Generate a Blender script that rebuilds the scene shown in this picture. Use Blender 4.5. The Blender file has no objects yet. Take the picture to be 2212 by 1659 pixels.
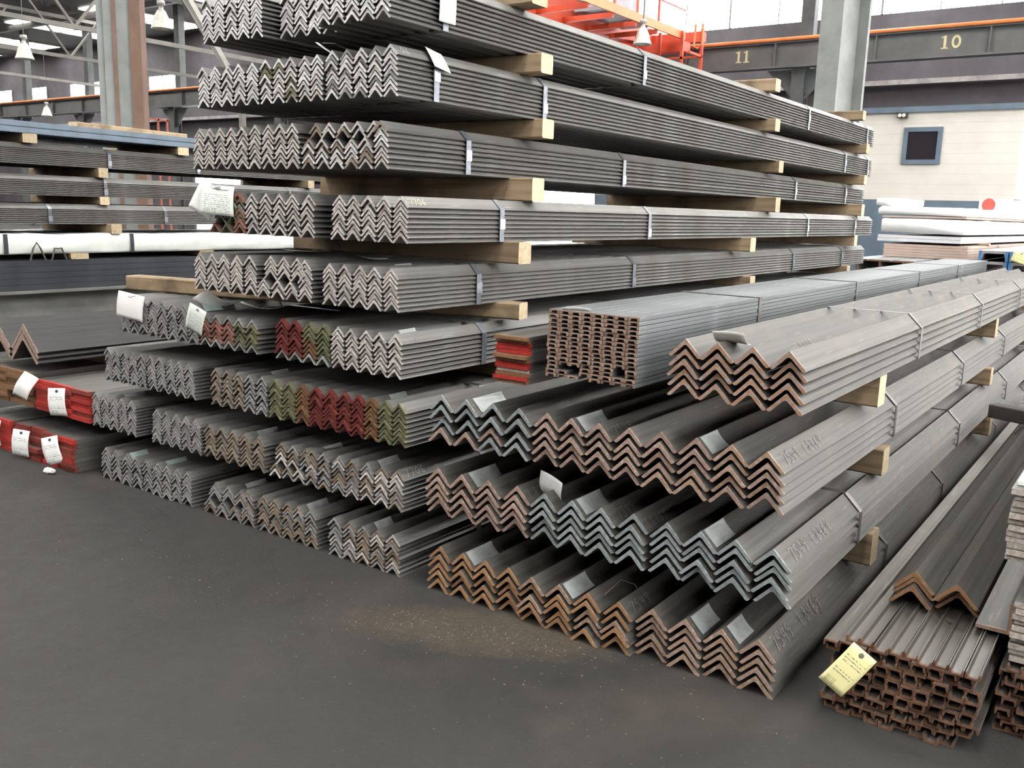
import bpy, bmesh, math, random
from mathutils import Vector, Matrix
random.seed(7)
scene = bpy.context.scene
COL = scene.collection
PI = math.pi
S2 = math.sqrt(0.5)

# ------------------------------------------------------------------ camera
cam_d = bpy.data.cameras.new('camera')
cam_d.sensor_width = 36.0
cam_d.lens = 1985.0 / 2212.0 * 36.0
cam_d.clip_start = 0.05
cam_d.clip_end = 300
cam = bpy.data.objects.new('camera', cam_d)
COL.objects.link(cam)
rgt = Vector((0.8137, 0.5804, 0.0296)).normalized()
fwd = Vector((-0.5660, 0.8031, -0.1862)).normalized()
up = rgt.cross(fwd).normalized()
rgt = fwd.cross(up).normalized()
cam.matrix_world = Matrix((
    (rgt.x, up.x, -fwd.x, 2.394),
    (rgt.y, up.y, -fwd.y, -2.663),
    (rgt.z, up.z, -fwd.z, 1.5),
    (0, 0, 0, 1)))
scene.camera = cam

# ------------------------------------------------------------------ light
world = bpy.data.worlds.new('overcast')
scene.world = world
world.use_nodes = True
wbg = world.node_tree.nodes['Background']
wbg.inputs['Color'].default_value = (1.0, 0.985, 0.96, 1)
wbg.inputs['Strength'].default_value = 5.4
SKYLIGHT = 18.0
CLERESTORY = 11.0
scene.view_settings.view_transform = 'Standard'
scene.view_settings.look = 'None'
scene.view_settings.gamma = 1.0
scene.view_settings.use_curve_mapping = False
scene.view_settings.exposure = -0.05
scene.cycles.max_bounces = 4
scene.cycles.diffuse_bounces = 3
scene.cycles.glossy_bounces = 2
scene.cycles.use_adaptive_sampling = True
scene.cycles.adaptive_threshold = 0.12
scene.cycles.adaptive_min_samples = 12
scene.cycles.caustics_reflective = False
scene.cycles.caustics_refractive = False

# ------------------------------------------------------------------ material helpers
class NT:
    def __init__(self, name):
        self.m = bpy.data.materials.new(name)
        self.m.use_nodes = True
        self.t = self.m.node_tree
        self.b = self.t.nodes['Principled BSDF']
    def n(self, kind, **kw):
        x = self.t.nodes.new(kind)
        for k, v in kw.items():
            if k in x.bl_rna.properties:
                setattr(x, k, v)
            else:
                x.inputs[k].default_value = v
        return x
    def l(self, a, b):
        self.t.links.new(a, b)
    def coord(self, which='Object', scale=(1, 1, 1)):
        c = self.n('ShaderNodeTexCoord')
        mp = self.n('ShaderNodeMapping')
        mp.inputs['Scale'].default_value = scale
        self.l(c.outputs[which], mp.inputs['Vector'])
        return mp.outputs['Vector']
    def noise(self, vec, scale=5, detail=3, rough=0.55):
        x = self.n('ShaderNodeTexNoise')
        x.inputs['Scale'].default_value = scale
        x.inputs['Detail'].default_value = detail
        x.inputs['Roughness'].default_value = rough
        self.l(vec, x.inputs['Vector'])
        return x.outputs['Fac']
    def ramp(self, fac, stops):
        r = self.n('ShaderNodeValToRGB')
        e = r.color_ramp.elements
        while len(e) < len(stops):
            e.new(0.5)
        for i, (p, c) in enumerate(stops):
            e[i].position = p
            e[i].color = (c[0], c[1], c[2], 1) if not isinstance(c, (int, float)) else (c, c, c, 1)
        self.l(fac, r.inputs['Fac'])
        return r.outputs['Color']
    def mix(self, fac, a, b, mode='MIX'):
        x = self.n('ShaderNodeMix', data_type='RGBA', blend_type=mode)
        for s, v in ((x.inputs[0], fac), (x.inputs[6], a), (x.inputs[7], b)):
            if isinstance(v, bpy.types.NodeSocket):
                self.l(v, s)
            elif isinstance(v, (int, float)):
                s.default_value = v
            else:
                s.default_value = (v[0], v[1], v[2], 1)
        return x.outputs[2]
    def math(self, op, a, b=0.0, c=None):
        x = self.n('ShaderNodeMath', operation=op)
        for i, v in enumerate((a, b, c)):
            if v is None:
                continue
            if isinstance(v, bpy.types.NodeSocket):
                self.l(v, x.inputs[i])
            else:
                x.inputs[i].default_value = v
        return x.outputs[0]
    def sep(self, vec):
        x = self.n('ShaderNodeSeparateXYZ')
        self.l(vec, x.inputs[0])
        return x.outputs
    def rnd(self):
        return self.n('ShaderNodeObjectInfo').outputs['Random']
    def set(self, color=None, rough=None, metal=None, bump=None, bstr=0.3, bdist=0.002):
        b = self.b
        for k, v in (('Base Color', color), ('Roughness', rough), ('Metallic', metal)):
            if v is None:
                continue
            if isinstance(v, bpy.types.NodeSocket):
                self.l(v, b.inputs[k])
            elif isinstance(v, (int, float)):
                b.inputs[k].default_value = v
            else:
                b.inputs[k].default_value = (v[0], v[1], v[2], 1)
        if bump is not None:
            bn = self.n('ShaderNodeBump')
            bn.inputs['Strength'].default_value = bstr
            bn.inputs['Distance'].default_value = bdist
            self.l(bump, bn.inputs['Height'])
            self.l(bn.outputs['Normal'], b.inputs['Normal'])
        return self.m

def sc(c, k):
    return tuple(min(1, v * k) for v in c)

def steel_color(N, base, rusty):
    """long mill scale streaks along the bar"""
    v = N.coord('Object', (38, 0.55, 38))
    st = N.noise(v, 1.0, 2, 0.6)
    v2 = N.coord('Object', (3.0, 2.2, 3.0))
    bl = N.noise(v2, 1.6, 2, 0.6)
    c = N.ramp(st, [(0.3, sc(base, 0.66)), (0.55, base), (0.8, sc(base, 1.3))])
    r = N.rnd()
    shade = N.math('MULTIPLY_ADD', r, 0.4, 0.8)
    c = N.mix(1.0, c, N.ramp(shade, [(0.0, 0.0), (1.0, 1.0)]), 'MULTIPLY')
    sf = N.noise(N.coord('Object', (70, 5, 70)), 1.0, 1, 0.7)
    c = N.mix(N.ramp(sf, [(0.62, 0.0), (0.8, 0.6)]), c, sc(base, 2.3))
    patch = N.ramp(bl, [(0.53, 0.0), (0.75, 1.0)])
    c = N.mix(N.math('MULTIPLY', patch, 0.55), c, rusty)
    return c, st

def bar_material(name, base, rusty, ends, bleed=0.006, bleed_var=0.02, mottle=0.6, end_rough=0.55, end_metal=0.0, side_metal=0.25, side_rough=0.48):
    """bar with its own end colour: ends = list of two or three colours mottled together"""
    N = NT(name)
    c, st = steel_color(N, base, rusty)
    ov = N.coord('Object', (1, 1, 1))
    y = N.sep(ov)[1]
    nz = N.noise(N.coord('Object', (26, 20, 26)), 1.0, 2, 0.65)
    lim = N.math('MULTIPLY_ADD', nz, bleed_var, bleed - bleed_var * 0.5)
    isend = N.math('LESS_THAN', y, N.math('MAXIMUM', lim, 0.0009))
    r = N.rnd()
    # mottling differs from bar to bar
    tv = N.n('ShaderNodeTexCoord')
    ad = N.n('ShaderNodeVectorMath', operation='MULTIPLY_ADD')
    N.l(tv.outputs['Object'], ad.inputs[0])
    ad.inputs[1].default_value = (30, 30, 30)
    cmb = N.n('ShaderNodeCombineXYZ')
    rr = N.math('MULTIPLY', r, 71.0)
    N.l(rr, cmb.inputs[0]); N.l(rr, cmb.inputs[2])
    N.l(cmb.outputs[0], ad.inputs[2])
    nm = N.noise(ad.outputs[0], 2.2, 3, 0.7)
    w = 0.5 * mottle
    stops = [(0.5 - w * 0.5, ends[0]), (0.5 + w * 0.25, ends[1])]
    if len(ends) > 2:
        stops.append((0.5 + w * 0.62, ends[2]))
    e = N.ramp(nm, stops)
    shade = N.math('MULTIPLY_ADD', N.math('FRACT', N.math('MULTIPLY', r, 13.7)), 0.4, 0.75)
    e = N.mix(1.0, e, N.ramp(shade, [(0, 0.0), (1, 1.0)]), 'MULTIPLY')
    col = N.mix(isend, c, e)
    met = N.math('MULTIPLY_ADD', isend, end_metal - side_metal, side_metal)
    rg = N.math('MULTIPLY_ADD', isend, end_rough - side_rough, side_rough)
    return N.set(col, rg, met)

GREY = (0.172, 0.170, 0.160)
GREYB = (0.097, 0.093, 0.083)
RUSTY = (0.095, 0.068, 0.050)
RUSTB = (0.16, 0.115, 0.085)
SILVER = [(0.50, 0.48, 0.47), (0.86, 0.85, 0.84), (0.95, 0.95, 0.94)]
PINKISH = [(0.33, 0.28, 0.25), (0.72, 0.66, 0.63), (0.88, 0.86, 0.84)]
DULL = [(0.17, 0.165, 0.165), (0.38, 0.375, 0.37), (0.58, 0.57, 0.565)]
TAN = [(0.16, 0.105, 0.07), (0.36, 0.29, 0.22), (0.55, 0.52, 0.49)]
CRIMSON = [(0.085, 0.016, 0.013), (0.165, 0.030, 0.025), (0.32, 0.16, 0.11)]
SALMON = [(0.17, 0.065, 0.05), (0.30, 0.145, 0.115), (0.48, 0.39, 0.35)]
OLIVE = [(0.085, 0.085, 0.042), (0.165, 0.17, 0.092), (0.34, 0.34, 0.26)]
OCHRE = [(0.11, 0.05, 0.022), (0.19, 0.105, 0.05), (0.36, 0.26, 0.16)]
RUSTPINK = [(0.268, 0.171, 0.129), (0.376, 0.267, 0.22), (0.617, 0.571, 0.522)]
RUSTORANGE = [(0.279, 0.131, 0.05), (0.318, 0.186, 0.102), (0.451, 0.357, 0.281)]
RUSTBROWN = [(0.272, 0.156, 0.087), (0.359, 0.258, 0.197), (0.603, 0.548, 0.5)]
BLUEGREY = [(0.2, 0.208, 0.208), (0.286, 0.322, 0.336), (0.415, 0.415, 0.415)]
TEAL = [(0.2, 0.208, 0.2), (0.272, 0.322, 0.315), (0.386, 0.4, 0.4)]
MIXRUST = [(0.38, 0.16, 0.06), (0.36, 0.28, 0.24), (0.40, 0.43, 0.45)]
M = {}
def end_mat(kind):
    if kind in M:
        return M[kind]
    big = kind.startswith('B_')
    k = kind[2:] if big else kind
    if k == 'darkpink':
        M[kind] = bar_material('steel_' + kind, (0.036, 0.036, 0.035), (0.04, 0.032, 0.027), RUSTPINK, 0.003, 0.01, 0.7, 0.6, 0.0, side_metal=0.1, side_rough=0.6)
        return M[kind]
    ends = dict(silver=SILVER, pinkish=PINKISH, dull=DULL, tan=TAN, crimson=CRIMSON, salmon=SALMON, olive=OLIVE, ochre=OCHRE,
                rustpink=RUSTPINK, rustorange=RUSTORANGE, rustbrown=RUSTBROWN, bluegrey=BLUEGREY, teal=TEAL, mixrust=MIXRUST)[k]
    if big:
        M[kind] = bar_material('steel_' + kind, GREYB, RUSTB, ends, 0.006, 0.022, 0.7, 0.6, 0.0, side_metal=0.12, side_rough=0.55)
    elif k in ('crimson', 'olive', 'ochre', 'salmon'):
        M[kind] = bar_material('steel_' + kind, GREY, RUSTY, ends, 0.02, 0.03, 0.8, 0.5, 0.0)
    else:
        M[kind] = bar_material('steel_' + kind, GREY, RUSTY, ends, 0.001, 0.004, 0.75, 0.42, 0.12)
    return M[kind]

def simple(name, color, rough=0.6, metal=0.0, var=0.25, scale=8, bump=0.2):
    N = NT(name)
    nz = N.noise(N.coord('Object', (1, 1, 1)), scale, 4, 0.6)
    c = N.ramp(nz, [(0.3, sc(color, 1 - var)), (0.7, sc(color, 1 + var))])
    return N.set(c, rough, metal, bump=nz if bump >= 0.3 else None, bstr=bump)

def wood_mat(name, base, dark):
    N = NT(name)
    v = N.coord('Object', (0.9, 16, 16))
    g = N.noise(v, 1.6, 5, 0.62)
    b = N.noise(N.coord('Object', (5, 5, 5)), 1.0, 3, 0.6)
    c = N.ramp(g, [(0.32, dark), (0.52, base), (0.78, sc(base, 1.25))])
    c = N.mix(N.ramp(b, [(0.5, 0.0), (0.72, 0.75)]), c, sc(dark, 0.55))
    r = N.rnd()
    c = N.mix(1.0, c, N.ramp(N.math('MULTIPLY_ADD', r, 0.45, 0.62), [(0, 0.0), (1, 1.0)]), 'MULTIPLY')
    return N.set(c, 0.82, 0.0, bump=g, bstr=0.4, bdist=0.004)
M['wood'] = wood_mat('timber_side', (0.40, 0.29, 0.18), (0.20, 0.13, 0.075))
def endgrain():
    N = NT('timber_end_grain')
    v = N.coord('Object', (1, 1, 1))
    n1 = N.noise(v, 55, 3, 0.6)
    c = N.ramp(n1, [(0.3, (0.48, 0.37, 0.22)), (0.7, (0.72, 0.60, 0.41))])
    r = N.rnd()
    c = N.mix(1.0, c, N.ramp(N.math('MULTIPLY_ADD', r, 0.35, 0.68), [(0, 0.0), (1, 1.0)]), 'MULTIPLY')
    return N.set(c, 0.85, 0.0, bump=n1, bstr=0.3)
M['wood_end'] = endgrain()
M['wood_dark'] = wood_mat('weathered_timber', (0.105, 0.085, 0.08), (0.06, 0.05, 0.045))
M['strap'] = simple('blued_strap_steel', (0.17, 0.185, 0.21), 0.36, 0.6, 0.25, 30, 0.1)
M['strap_rust'] = simple('dull_strap_steel', (0.15, 0.145, 0.14), 0.45, 0.5, 0.3, 30, 0.1)
M['clip'] = simple('bright_strap_clip', (0.34, 0.36, 0.39), 0.3, 0.7, 0.2, 60, 0.2)
M['sticker'] = simple('grey_foil_sticker', (0.42, 0.44, 0.44), 0.42, 0.15, 0.18, 30, 0.1)
M['sticker_green'] = simple('pale_green_sticker', (0.33, 0.41, 0.38), 0.5, 0.0, 0.12, 30, 0.1)
M['chalk'] = simple('white_chalk', (0.42, 0.42, 0.40), 0.9, 0.0, 0.35, 120, 0.1)
M['chalk_faint'] = simple('faint_chalk', (0.20, 0.20, 0.19), 0.9, 0.0, 0.3, 120, 0.1)
M['chalk_yellow'] = simple('yellow_paint_marker', (0.62, 0.60, 0.33), 0.8, 0.0, 0.2, 120, 0.1)
M['wire'] = simple('tie_wire', (0.12, 0.11, 0.10), 0.5, 0.5, 0.2, 40, 0.1)

def paper_mat(name, paper, ink, bands):
    """printed card; Generated coords: x across, z up"""
    N = NT(name)
    g = N.coord('Generated', (1, 1, 1))
    x, y, z = N.sep(g)
    rows = N.math('LESS_THAN', N.math('FRACT', N.math('MULTIPLY', z, 15.0)), 0.42)
    words = N.math('GREATER_THAN', N.noise(N.coord('Generated', (16, 0, 15)), 1.0, 1, 0.4), 0.47)
    inner = N.math('MULTIPLY', N.math('GREATER_THAN', x, 0.1), N.math('LESS_THAN', x, 0.9))
    txt = N.math('MULTIPLY', N.math('MULTIPLY', rows, words), inner)
    m1 = None
    for lo, hi in bands:
        t = N.math('MULTIPLY', N.math('GREATER_THAN', z, lo), N.math('LESS_THAN', z, hi))
        m1 = t if m1 is None else N.math('MAXIMUM', m1, t)
    txt = N.math('MULTIPLY', txt, m1)
    # bar code near the foot
    bars = N.math('GREATER_THAN', N.noise(N.coord('Generated', (60, 0, 0)), 1.0, 0, 0.5), 0.5)
    box = N.math('MULTIPLY', N.math('MULTIPLY', N.math('GREATER_THAN', x, 0.12), N.math('LESS_THAN', x, 0.5)),
                 N.math('MULTIPLY', N.math('GREATER_THAN', z, 0.06), N.math('LESS_THAN', z, 0.2)))
    ink_f = N.math('MAXIMUM', txt, N.math('MULTIPLY', bars, box))
    hole = N.math('LESS_THAN', N.math('ADD', N.math('POWER', N.math('MULTIPLY', N.math('SUBTRACT', x, 0.5), 1.0), 2.0),
                                      N.math('POWER', N.math('MULTIPLY', N.math('SUBTRACT', z, 0.89), 1.7), 2.0)), 0.009)
    ink_f = N.math('MAXIMUM', N.math('MULTIPLY', ink_f, 0.7), hole)
    c = N.mix(ink_f, paper, ink)
    return N.set(c, 0.65, 0.0)
M['tag'] = paper_mat('printed_white_tag', (0.82, 0.83, 0.80), (0.05, 0.05, 0.06), [(0.24, 0.34), (0.55, 0.74)])
M['sheet'] = paper_mat('printed_paper_sheet', (0.80, 0.84, 0.78), (0.22, 0.24, 0.22), [(0.12, 0.7)])
M['yellow_tag'] = paper_mat('printed_yellow_tag', (0.72, 0.67, 0.34), (0.12, 0.11, 0.08), [(0.3, 0.45), (0.6, 0.8)])
M['paper'] = simple('blank_white_paper', (0.82, 0.82, 0.79), 0.7, 0.0, 0.04, 6, 0.1)
M['red_flat'] = bar_material('red_ended_flat_bar', (0.13, 0.126, 0.118), RUSTB, [(0.30, 0.022, 0.016), (0.50, 0.035, 0.025), (0.42, 0.09, 0.06)], 0.02, 0.03, 0.7, 0.5)
M['darkred_flat'] = bar_material('dark_red_ended_flat_bar', (0.11, 0.106, 0.10), RUSTB, [(0.13, 0.02, 0.015), (0.27, 0.04, 0.025), (0.33, 0.075, 0.04)], 0.02, 0.03, 0.7, 0.55)
M['brown_flat'] = bar_material('brown_ended_flat_bar', (0.13, 0.124, 0.115), RUSTB, [(0.16, 0.07, 0.03), (0.24, 0.13, 0.06), (0.34, 0.08, 0.06)], 0.02, 0.03, 0.8, 0.6)
M['grey_flat'] = bar_material('grey_ended_flat_bar', GREYB, RUSTB, [(0.28, 0.22, 0.18), (0.46, 0.41, 0.37), (0.58, 0.55, 0.52)], 0.001, 0.004, 0.7, 0.6)
M['channel'] = bar_material('rust_ended_channel', (0.155, 0.168, 0.175), (0.15, 0.15, 0.145), [(0.20, 0.12, 0.082), (0.33, 0.225, 0.165), (0.55, 0.47, 0.41)], 0.004, 0.012, 0.8, 0.7)  # faint blue in the side colour stands for reflected sky
M['rust_channel'] = bar_material('orange_rust_channel', (0.125, 0.113, 0.10), (0.12, 0.085, 0.06), [(0.085, 0.042, 0.024), (0.155, 0.078, 0.042), (0.22, 0.14, 0.085)], 0.012, 0.03, 0.95, 0.85)
M['dark_steel'] = simple('dark_oiled_steel', (0.055, 0.06, 0.07), 0.45, 0.4, 0.3, 3, 0.1)
M['beam_steel'] = simple('grey_beam_steel', (0.20, 0.20, 0.185), 0.5, 0.3, 0.2, 4, 0.1)
M['blue_steel'] = simple('blue_grey_primed_steel', (0.125, 0.165, 0.21), 0.45, 0.25, 0.2, 5, 0.1)
M['wrap'] = simple('white_plastic_wrap', (0.78, 0.80, 0.76), 0.35, 0.0, 0.08, 7, 0.6)

# ------------------------------------------------------------------ object helpers
def link(o, parent=None):
    COL.objects.link(o)
    if parent is not None:
        o.parent = parent
    return o
def mobj(name, mesh, parent=None, loc=(0, 0, 0), rot=(0, 0, 0)):
    o = bpy.data.objects.new(name, mesh)
    o.location = loc
    o.rotation_euler = rot
    return link(o, parent)
def tag(o, label, cat, group=None):
    o['label'] = label
    o['category'] = cat
    if group:
        o['group'] = group
    return o
def thing(name, label, cat, loc=(0, 0, 0), rz=0.0, group=None):
    o = bpy.data.objects.new(name, None)
    o.empty_display_size = 0.1
    o.location = loc
    o.rotation_euler = (0, 0, rz)
    link(o)
    return tag(o, label, cat, group)
def struct(o):
    o['kind'] = 'structure'
    return o
def mesh_from(name, verts, faces, mats=(), fmat=None, smooth=False):
    me = bpy.data.meshes.new(name)
    me.from_pydata(verts, [], faces)
    for m in mats:
        me.materials.append(m)
    if fmat:
        for p, i in zip(me.polygons, fmat):
            p.material_index = i
    if smooth:
        for p in me.polygons:
            p.use_smooth = True
    me.update()
    bm = bmesh.new(); bm.from_mesh(me)
    bmesh.ops.recalc_face_normals(bm, faces=bm.faces)
    bm.to_mesh(me); bm.free()
    return me
class MB:
    """collects boxes and bars into one mesh"""
    def __init__(self):
        self.v = []; self.f = []; self.fm = []
    def add(self, verts, faces, mi=0):
        b = len(self.v)
        self.v += [tuple(x) for x in verts]
        self.f += [tuple(b + i for i in f) for f in faces]
        self.fm += [mi] * len(faces)
        return self
    def box(self, x0, x1, y0, y1, z0, z1, mi=0):
        return self.add([(x0, y0, z0), (x1, y0, z0), (x1, y1, z0), (x0, y1, z0), (x0, y0, z1), (x1, y0, z1), (x1, y1, z1), (x0, y1, z1)],
                        [(0, 3, 2, 1), (4, 5, 6, 7), (0, 1, 5, 4), (1, 2, 6, 5), (2, 3, 7, 6), (3, 0, 4, 7)], mi)
    def bar(self, a, b, w, d=None, mi=0, upv=(0, 0, 1)):
        d = d or w
        a = Vector(a); b = Vector(b)
        t = (b - a).normalized()
        u = Vector(upv)
        if abs(t.dot(u)) > 0.98:
            u = Vector((1, 0, 0))
        s = t.cross(u).normalized(); u = s.cross(t).normalized()
        vs = []
        for p in (a, b):
            for i, j in ((-1, -1), (1, -1), (1, 1), (-1, 1)):
                vs.append(p + s * (i * w / 2) + u * (j * d / 2))
        return self.add(vs, [(3, 2, 1, 0), (4, 5, 6, 7), (0, 1, 5, 4), (1, 2, 6, 5), (2, 3, 7, 6), (3, 0, 4, 7)], mi)
    def tube(self, pts, r, n=8, mi=0):
        pts = [Vector(p) for p in pts]
        base = len(self.v)
        for i, p in enumerate(pts):
            t = (pts[min(i + 1, len(pts) - 1)] - pts[max(i - 1, 0)]).normalized()
            u = Vector((0, 0, 1)) if abs(t.z) < 0.9 else Vector((1, 0, 0))
            s = t.cross(u).normalized(); u = s.cross(t)
            for k in range(n):
                a = 2 * PI * k / n
                self.v.append(tuple(p + s * (r * math.cos(a)) + u * (r * math.sin(a))))
        for i in range(len(pts) - 1):
            for k in range(n):
                q = base + i * n
                self.f.append((q + k, q + (k + 1) % n, q + n + (k + 1) % n, q + n + k)); self.fm.append(mi)
        self.f.append(tuple(base + k for k in reversed(range(n)))); self.fm.append(mi)
        e = base + (len(pts) - 1) * n
        self.f.append(tuple(e + k for k in range(n))); self.fm.append(mi)
        return self
    def lathe(self, prof, n=20, mi=0, c=(0, 0, 0)):
        base = len(self.v)
        for r, z in prof:
            for k in range(n):
                a = 2 * PI * k / n
                self.v.append((c[0] + r * math.cos(a), c[1] + r * math.sin(a), c[2] + z))
        for i in range(len(prof) - 1):
            for k in range(n):
                q = base + i * n
                self.f.append((q + k, q + (k + 1) % n, q + n + (k + 1) % n, q + n + k)); self.fm.append(mi)
        return self
    def prism(self, prof, y0, y1, mi=0):
        """profile of (x, z) run along y"""
        n = len(prof)
        vs = [(x, y0, z) for x, z in prof] + [(x, y1, z) for x, z in prof]
        fs = [tuple(range(n)), tuple(reversed(range(n, 2 * n)))]
        fs += [(i, (i + 1) % n, n + (i + 1) % n, n + i) for i in range(n)]
        return self.add(vs, fs, mi)
    def mesh(self, name, *mats, smooth=False):
        return mesh_from(name, self.v, self.f, mats, self.fm, smooth)
    def obj(self, name, mats, parent=None, loc=(0, 0, 0), rot=(0, 0, 0), smooth=False):
        if not isinstance(mats, (list, tuple)):
            mats = [mats]
        return mobj(name, self.mesh(name, *mats, smooth=smooth), parent, loc, rot)

# ------------------------------------------------------------------ the hall
def floor_mat():
    N = NT('worn_concrete_floor')
    g = N.coord('Object', (1, 1, 1))
    n1 = N.noise(g, 0.55, 5, 0.6)
    n2 = N.noise(g, 9.0, 5, 0.65)
    n3 = N.noise(g, 60.0, 3, 0.6)
    c = N.ramp(n1, [(0.3, (0.0175, 0.0168, 0.0155)), (0.7, (0.027, 0.026, 0.0238))])
    c = N.mix(0.5, c, N.ramp(n2, [(0.3, (0.014, 0.0135, 0.0125)), (0.7, (0.033, 0.0315, 0.029))]))
    spk = N.ramp(n3, [(0.66, 0.0), (0.8, 0.4)])
    c = N.mix(spk, c, (0.17, 0.16, 0.145))
    # a spill of rusty sand on the floor in front of the large angles
    x, y, z = N.sep(g)
    u = N.math('ADD', N.math('MULTIPLY', N.math('SUBTRACT', x, 0.55), 0.88), N.math('MULTIPLY', N.math('ADD', y, 0.17), 0.42))
    w = N.math('ADD', N.math('MULTIPLY', N.math('SUBTRACT', x, 0.55), -0.42), N.math('MULTIPLY', N.math('ADD', y, 0.17), 0.88))
    d = N.math('ADD', N.math('POWER', N.math('MULTIPLY', u, 1.75), 2.0), N.math('POWER', N.math('MULTIPLY', w, 5.0), 2.0))
    d = N.math('ADD', d, N.math('MULTIPLY', N.math('SUBTRACT', n2, 0.5), 1.6))
    spill = N.ramp(d, [(0.3, 0.75), (1.2, 0.0)])
    sand = N.ramp(n3, [(0.35, (0.045, 0.035, 0.023)), (0.7, (0.085, 0.066, 0.043))])
    c = N.mix(spill, c, sand)
    # old red-brown rust dust around the stacks
    dust = N.ramp(N.noise(g, 1.1, 4, 0.6), [(0.55, 0.0), (0.75, 0.35)])
    c = N.mix(dust, c, (0.075, 0.052, 0.038))
    rg = N.ramp(n2, [(0.3, 0.7), (0.7, 0.9)])
    return N.set(c, rg, 0.0, bump=n3, bstr=0.35, bdist=0.003)
M['floor'] = floor_mat()
struct(MB().box(10.3, 60, -16, 60, -0.3, -0.02).box(-70, 10.3, 34, 60, -0.3, -0.02).obj('ground', simple('pale_bounce_yard', (0.36, 0.35, 0.33), 0.8, 0, 0.15, 0.5)))  # unseen yard, made pale to bounce daylight into the hall
fl = MB().box(-70, 10.3, -16.3, 34, -0.3, 0.0).obj('floor', M['floor'])
struct(fl)
M['wall_dark'] = simple('dark_painted_wall', (0.066, 0.059, 0.068), 0.7, 0.0, 0.3, 0.9, 0.1)
M['roof'] = simple('dark_roof_deck', (0.042, 0.04, 0.037), 0.8, 0.0, 0.3, 0.7, 0.1)
M['col_steel'] = simple('grey_painted_column_steel', (0.26, 0.275, 0.265), 0.6, 0.1, 0.2, 2.2, 0.1)
M['col_rust'] = simple('rusty_brown_column_steel', (0.19, 0.115, 0.082), 0.75, 0.0, 0.25, 2.5, 0.1)
M['col_dark'] = simple('dark_column_steel', (0.09, 0.095, 0.095), 0.65, 0.1, 0.25, 2.2, 0.1)
M['truss'] = simple('grey_truss_steel', (0.20, 0.195, 0.175), 0.6, 0.1, 0.2, 2, 0.1)
M['girder'] = simple('grey_green_girder_paint', (0.125, 0.125, 0.12), 0.6, 0.1, 0.2, 1.5, 0.1)
M['orange'] = simple('orange_paint', (0.78, 0.23, 0.07), 0.5, 0.0, 0.12, 3, 0.05)
M['crane'] = simple('red_orange_crane_paint', (0.62, 0.085, 0.035), 0.5, 0.0, 0.12, 1.2, 0.05)
M['marking'] = simple('yellow_stencil_paint', (0.62, 0.55, 0.30), 0.7, 0.0, 0.1, 5, 0.0)
def glow(name, color, strength):
    N = NT(name)
    N.set((0.8, 0.8, 0.8), 0.6)
    N.b.inputs['Emission Color'].default_value = (color[0], color[1], color[2], 1)
    N.b.inputs['Emission Strength'].default_value = strength
    return N.m
M['skylight'] = glow('daylit_skylight_sheet', (1.0, 0.985, 0.95), SKYLIGHT)
M['clerestory'] = glow('daylit_clerestory_glass', (0.95, 0.97, 1.0), CLERESTORY)

struct(MB().box(-70, 10, -16, 34, 9.6, 9.8).obj('ceiling', M['roof']))
struct(MB().box(-70, 10, -16.3, -16, 0, 9.6).obj('wall_front_blocker', M['wall_dark']))  # unseen, added behind the camera to cut light on the bar ends
struct(MB().box(10, 10.3, -16.3, -7.0, 0, 9.6).obj('wall_right_blocker', M['wall_dark']))  # unseen, added to limit side light, kept short to let daylight in
wb = MB().box(-15, 4.0, 27.0, 27.3, 0, 7.5).box(-15, 4.0, 27.0, 27.3, 9.4, 9.6).box(-70, -15, 27.0, 27.3, 0, 6.45).box(-70, -15, 27.0, 27.3, 7.75, 9.6)
CLR = [(-15.0, -10.25, 7.5, 9.4), (-10.25, -5.5, 7.5, 9.4), (-5.5, -0.75, 7.5, 9.4), (-0.75, 4.0, 7.5, 9.4)]
px = -15.0
for w_, g_ in ((4.6, 3.4), (3.2, 2.6), (6.6, 1.5), (2.4, 3.0), (3.4, 4.2), (2.0, 2.4), (3.6, 2.0), (3.0, 3.0)):
    CLR.append((px - g_ - w_, px - g_, 6.45, 7.75))
    wb.box(px - g_, px, 27.0, 27.3, 6.45, 7.75)
    px -= g_ + w_
wb.box(-70, px, 27.0, 27.3, 6.45, 7.75)
struct(wb.obj('wall_back', M['wall_dark']))
struct(MB().box(-70.3, -70, -16, 34, 0, 9.6).obj('wall_left', M['wall_dark']))
struct(MB().box(-70, 4.0, 26.6, 27.0, 5.42, 5.56).obj('trim_1', simple('pale_concrete_ledge', (0.24, 0.22, 0.22), 0.8, 0, 0.35, 2.5)))
wn = 1
# clerestory glazing above the crane girder, pane by pane
for (xa, xb, za, zb) in CLR:
    o = struct(MB().box(xa, xb, 27.05, 27.2, za, zb).obj('window_%d' % wn, M['clerestory'])); wn += 1
    fr = MB().box(xb - 0.05, xb, 26.95, 27.2, za, zb)
    n = max(2, int((xb - xa) / 1.2))
    for q in range(1, n):
        xq = xa + (xb - xa) * q / n
        fr.box(xq - 0.012, xq + 0.012, 26.98, 27.06, za, zb)
    fr.obj('window_frame', M['girder'], o)
# skylight sheets in the roof; those out of view added for overhead light
for i in range(12):
    for j in range(5):
        cx, cy = 8.0 - i * 6.4, -11 + j * 8.6
        o = struct(MB().box(cx - 1.0, cx + 1.0, cy - 2.6, cy + 2.6, 9.54, 9.58).obj('window_%d' % wn, M['skylight'])); wn += 1
        MB().box(cx - 1.08, cx - 1.0, cy - 2.7, cy + 2.7, 9.5, 9.6).box(cx + 1.0, cx + 1.08, cy - 2.7, cy + 2.7, 9.5, 9.6).box(
            cx - 1.0, cx + 1.0, cy - 0.05, cy + 0.05, 9.5, 9.54).obj('window_frame', M['truss'], o)
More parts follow.
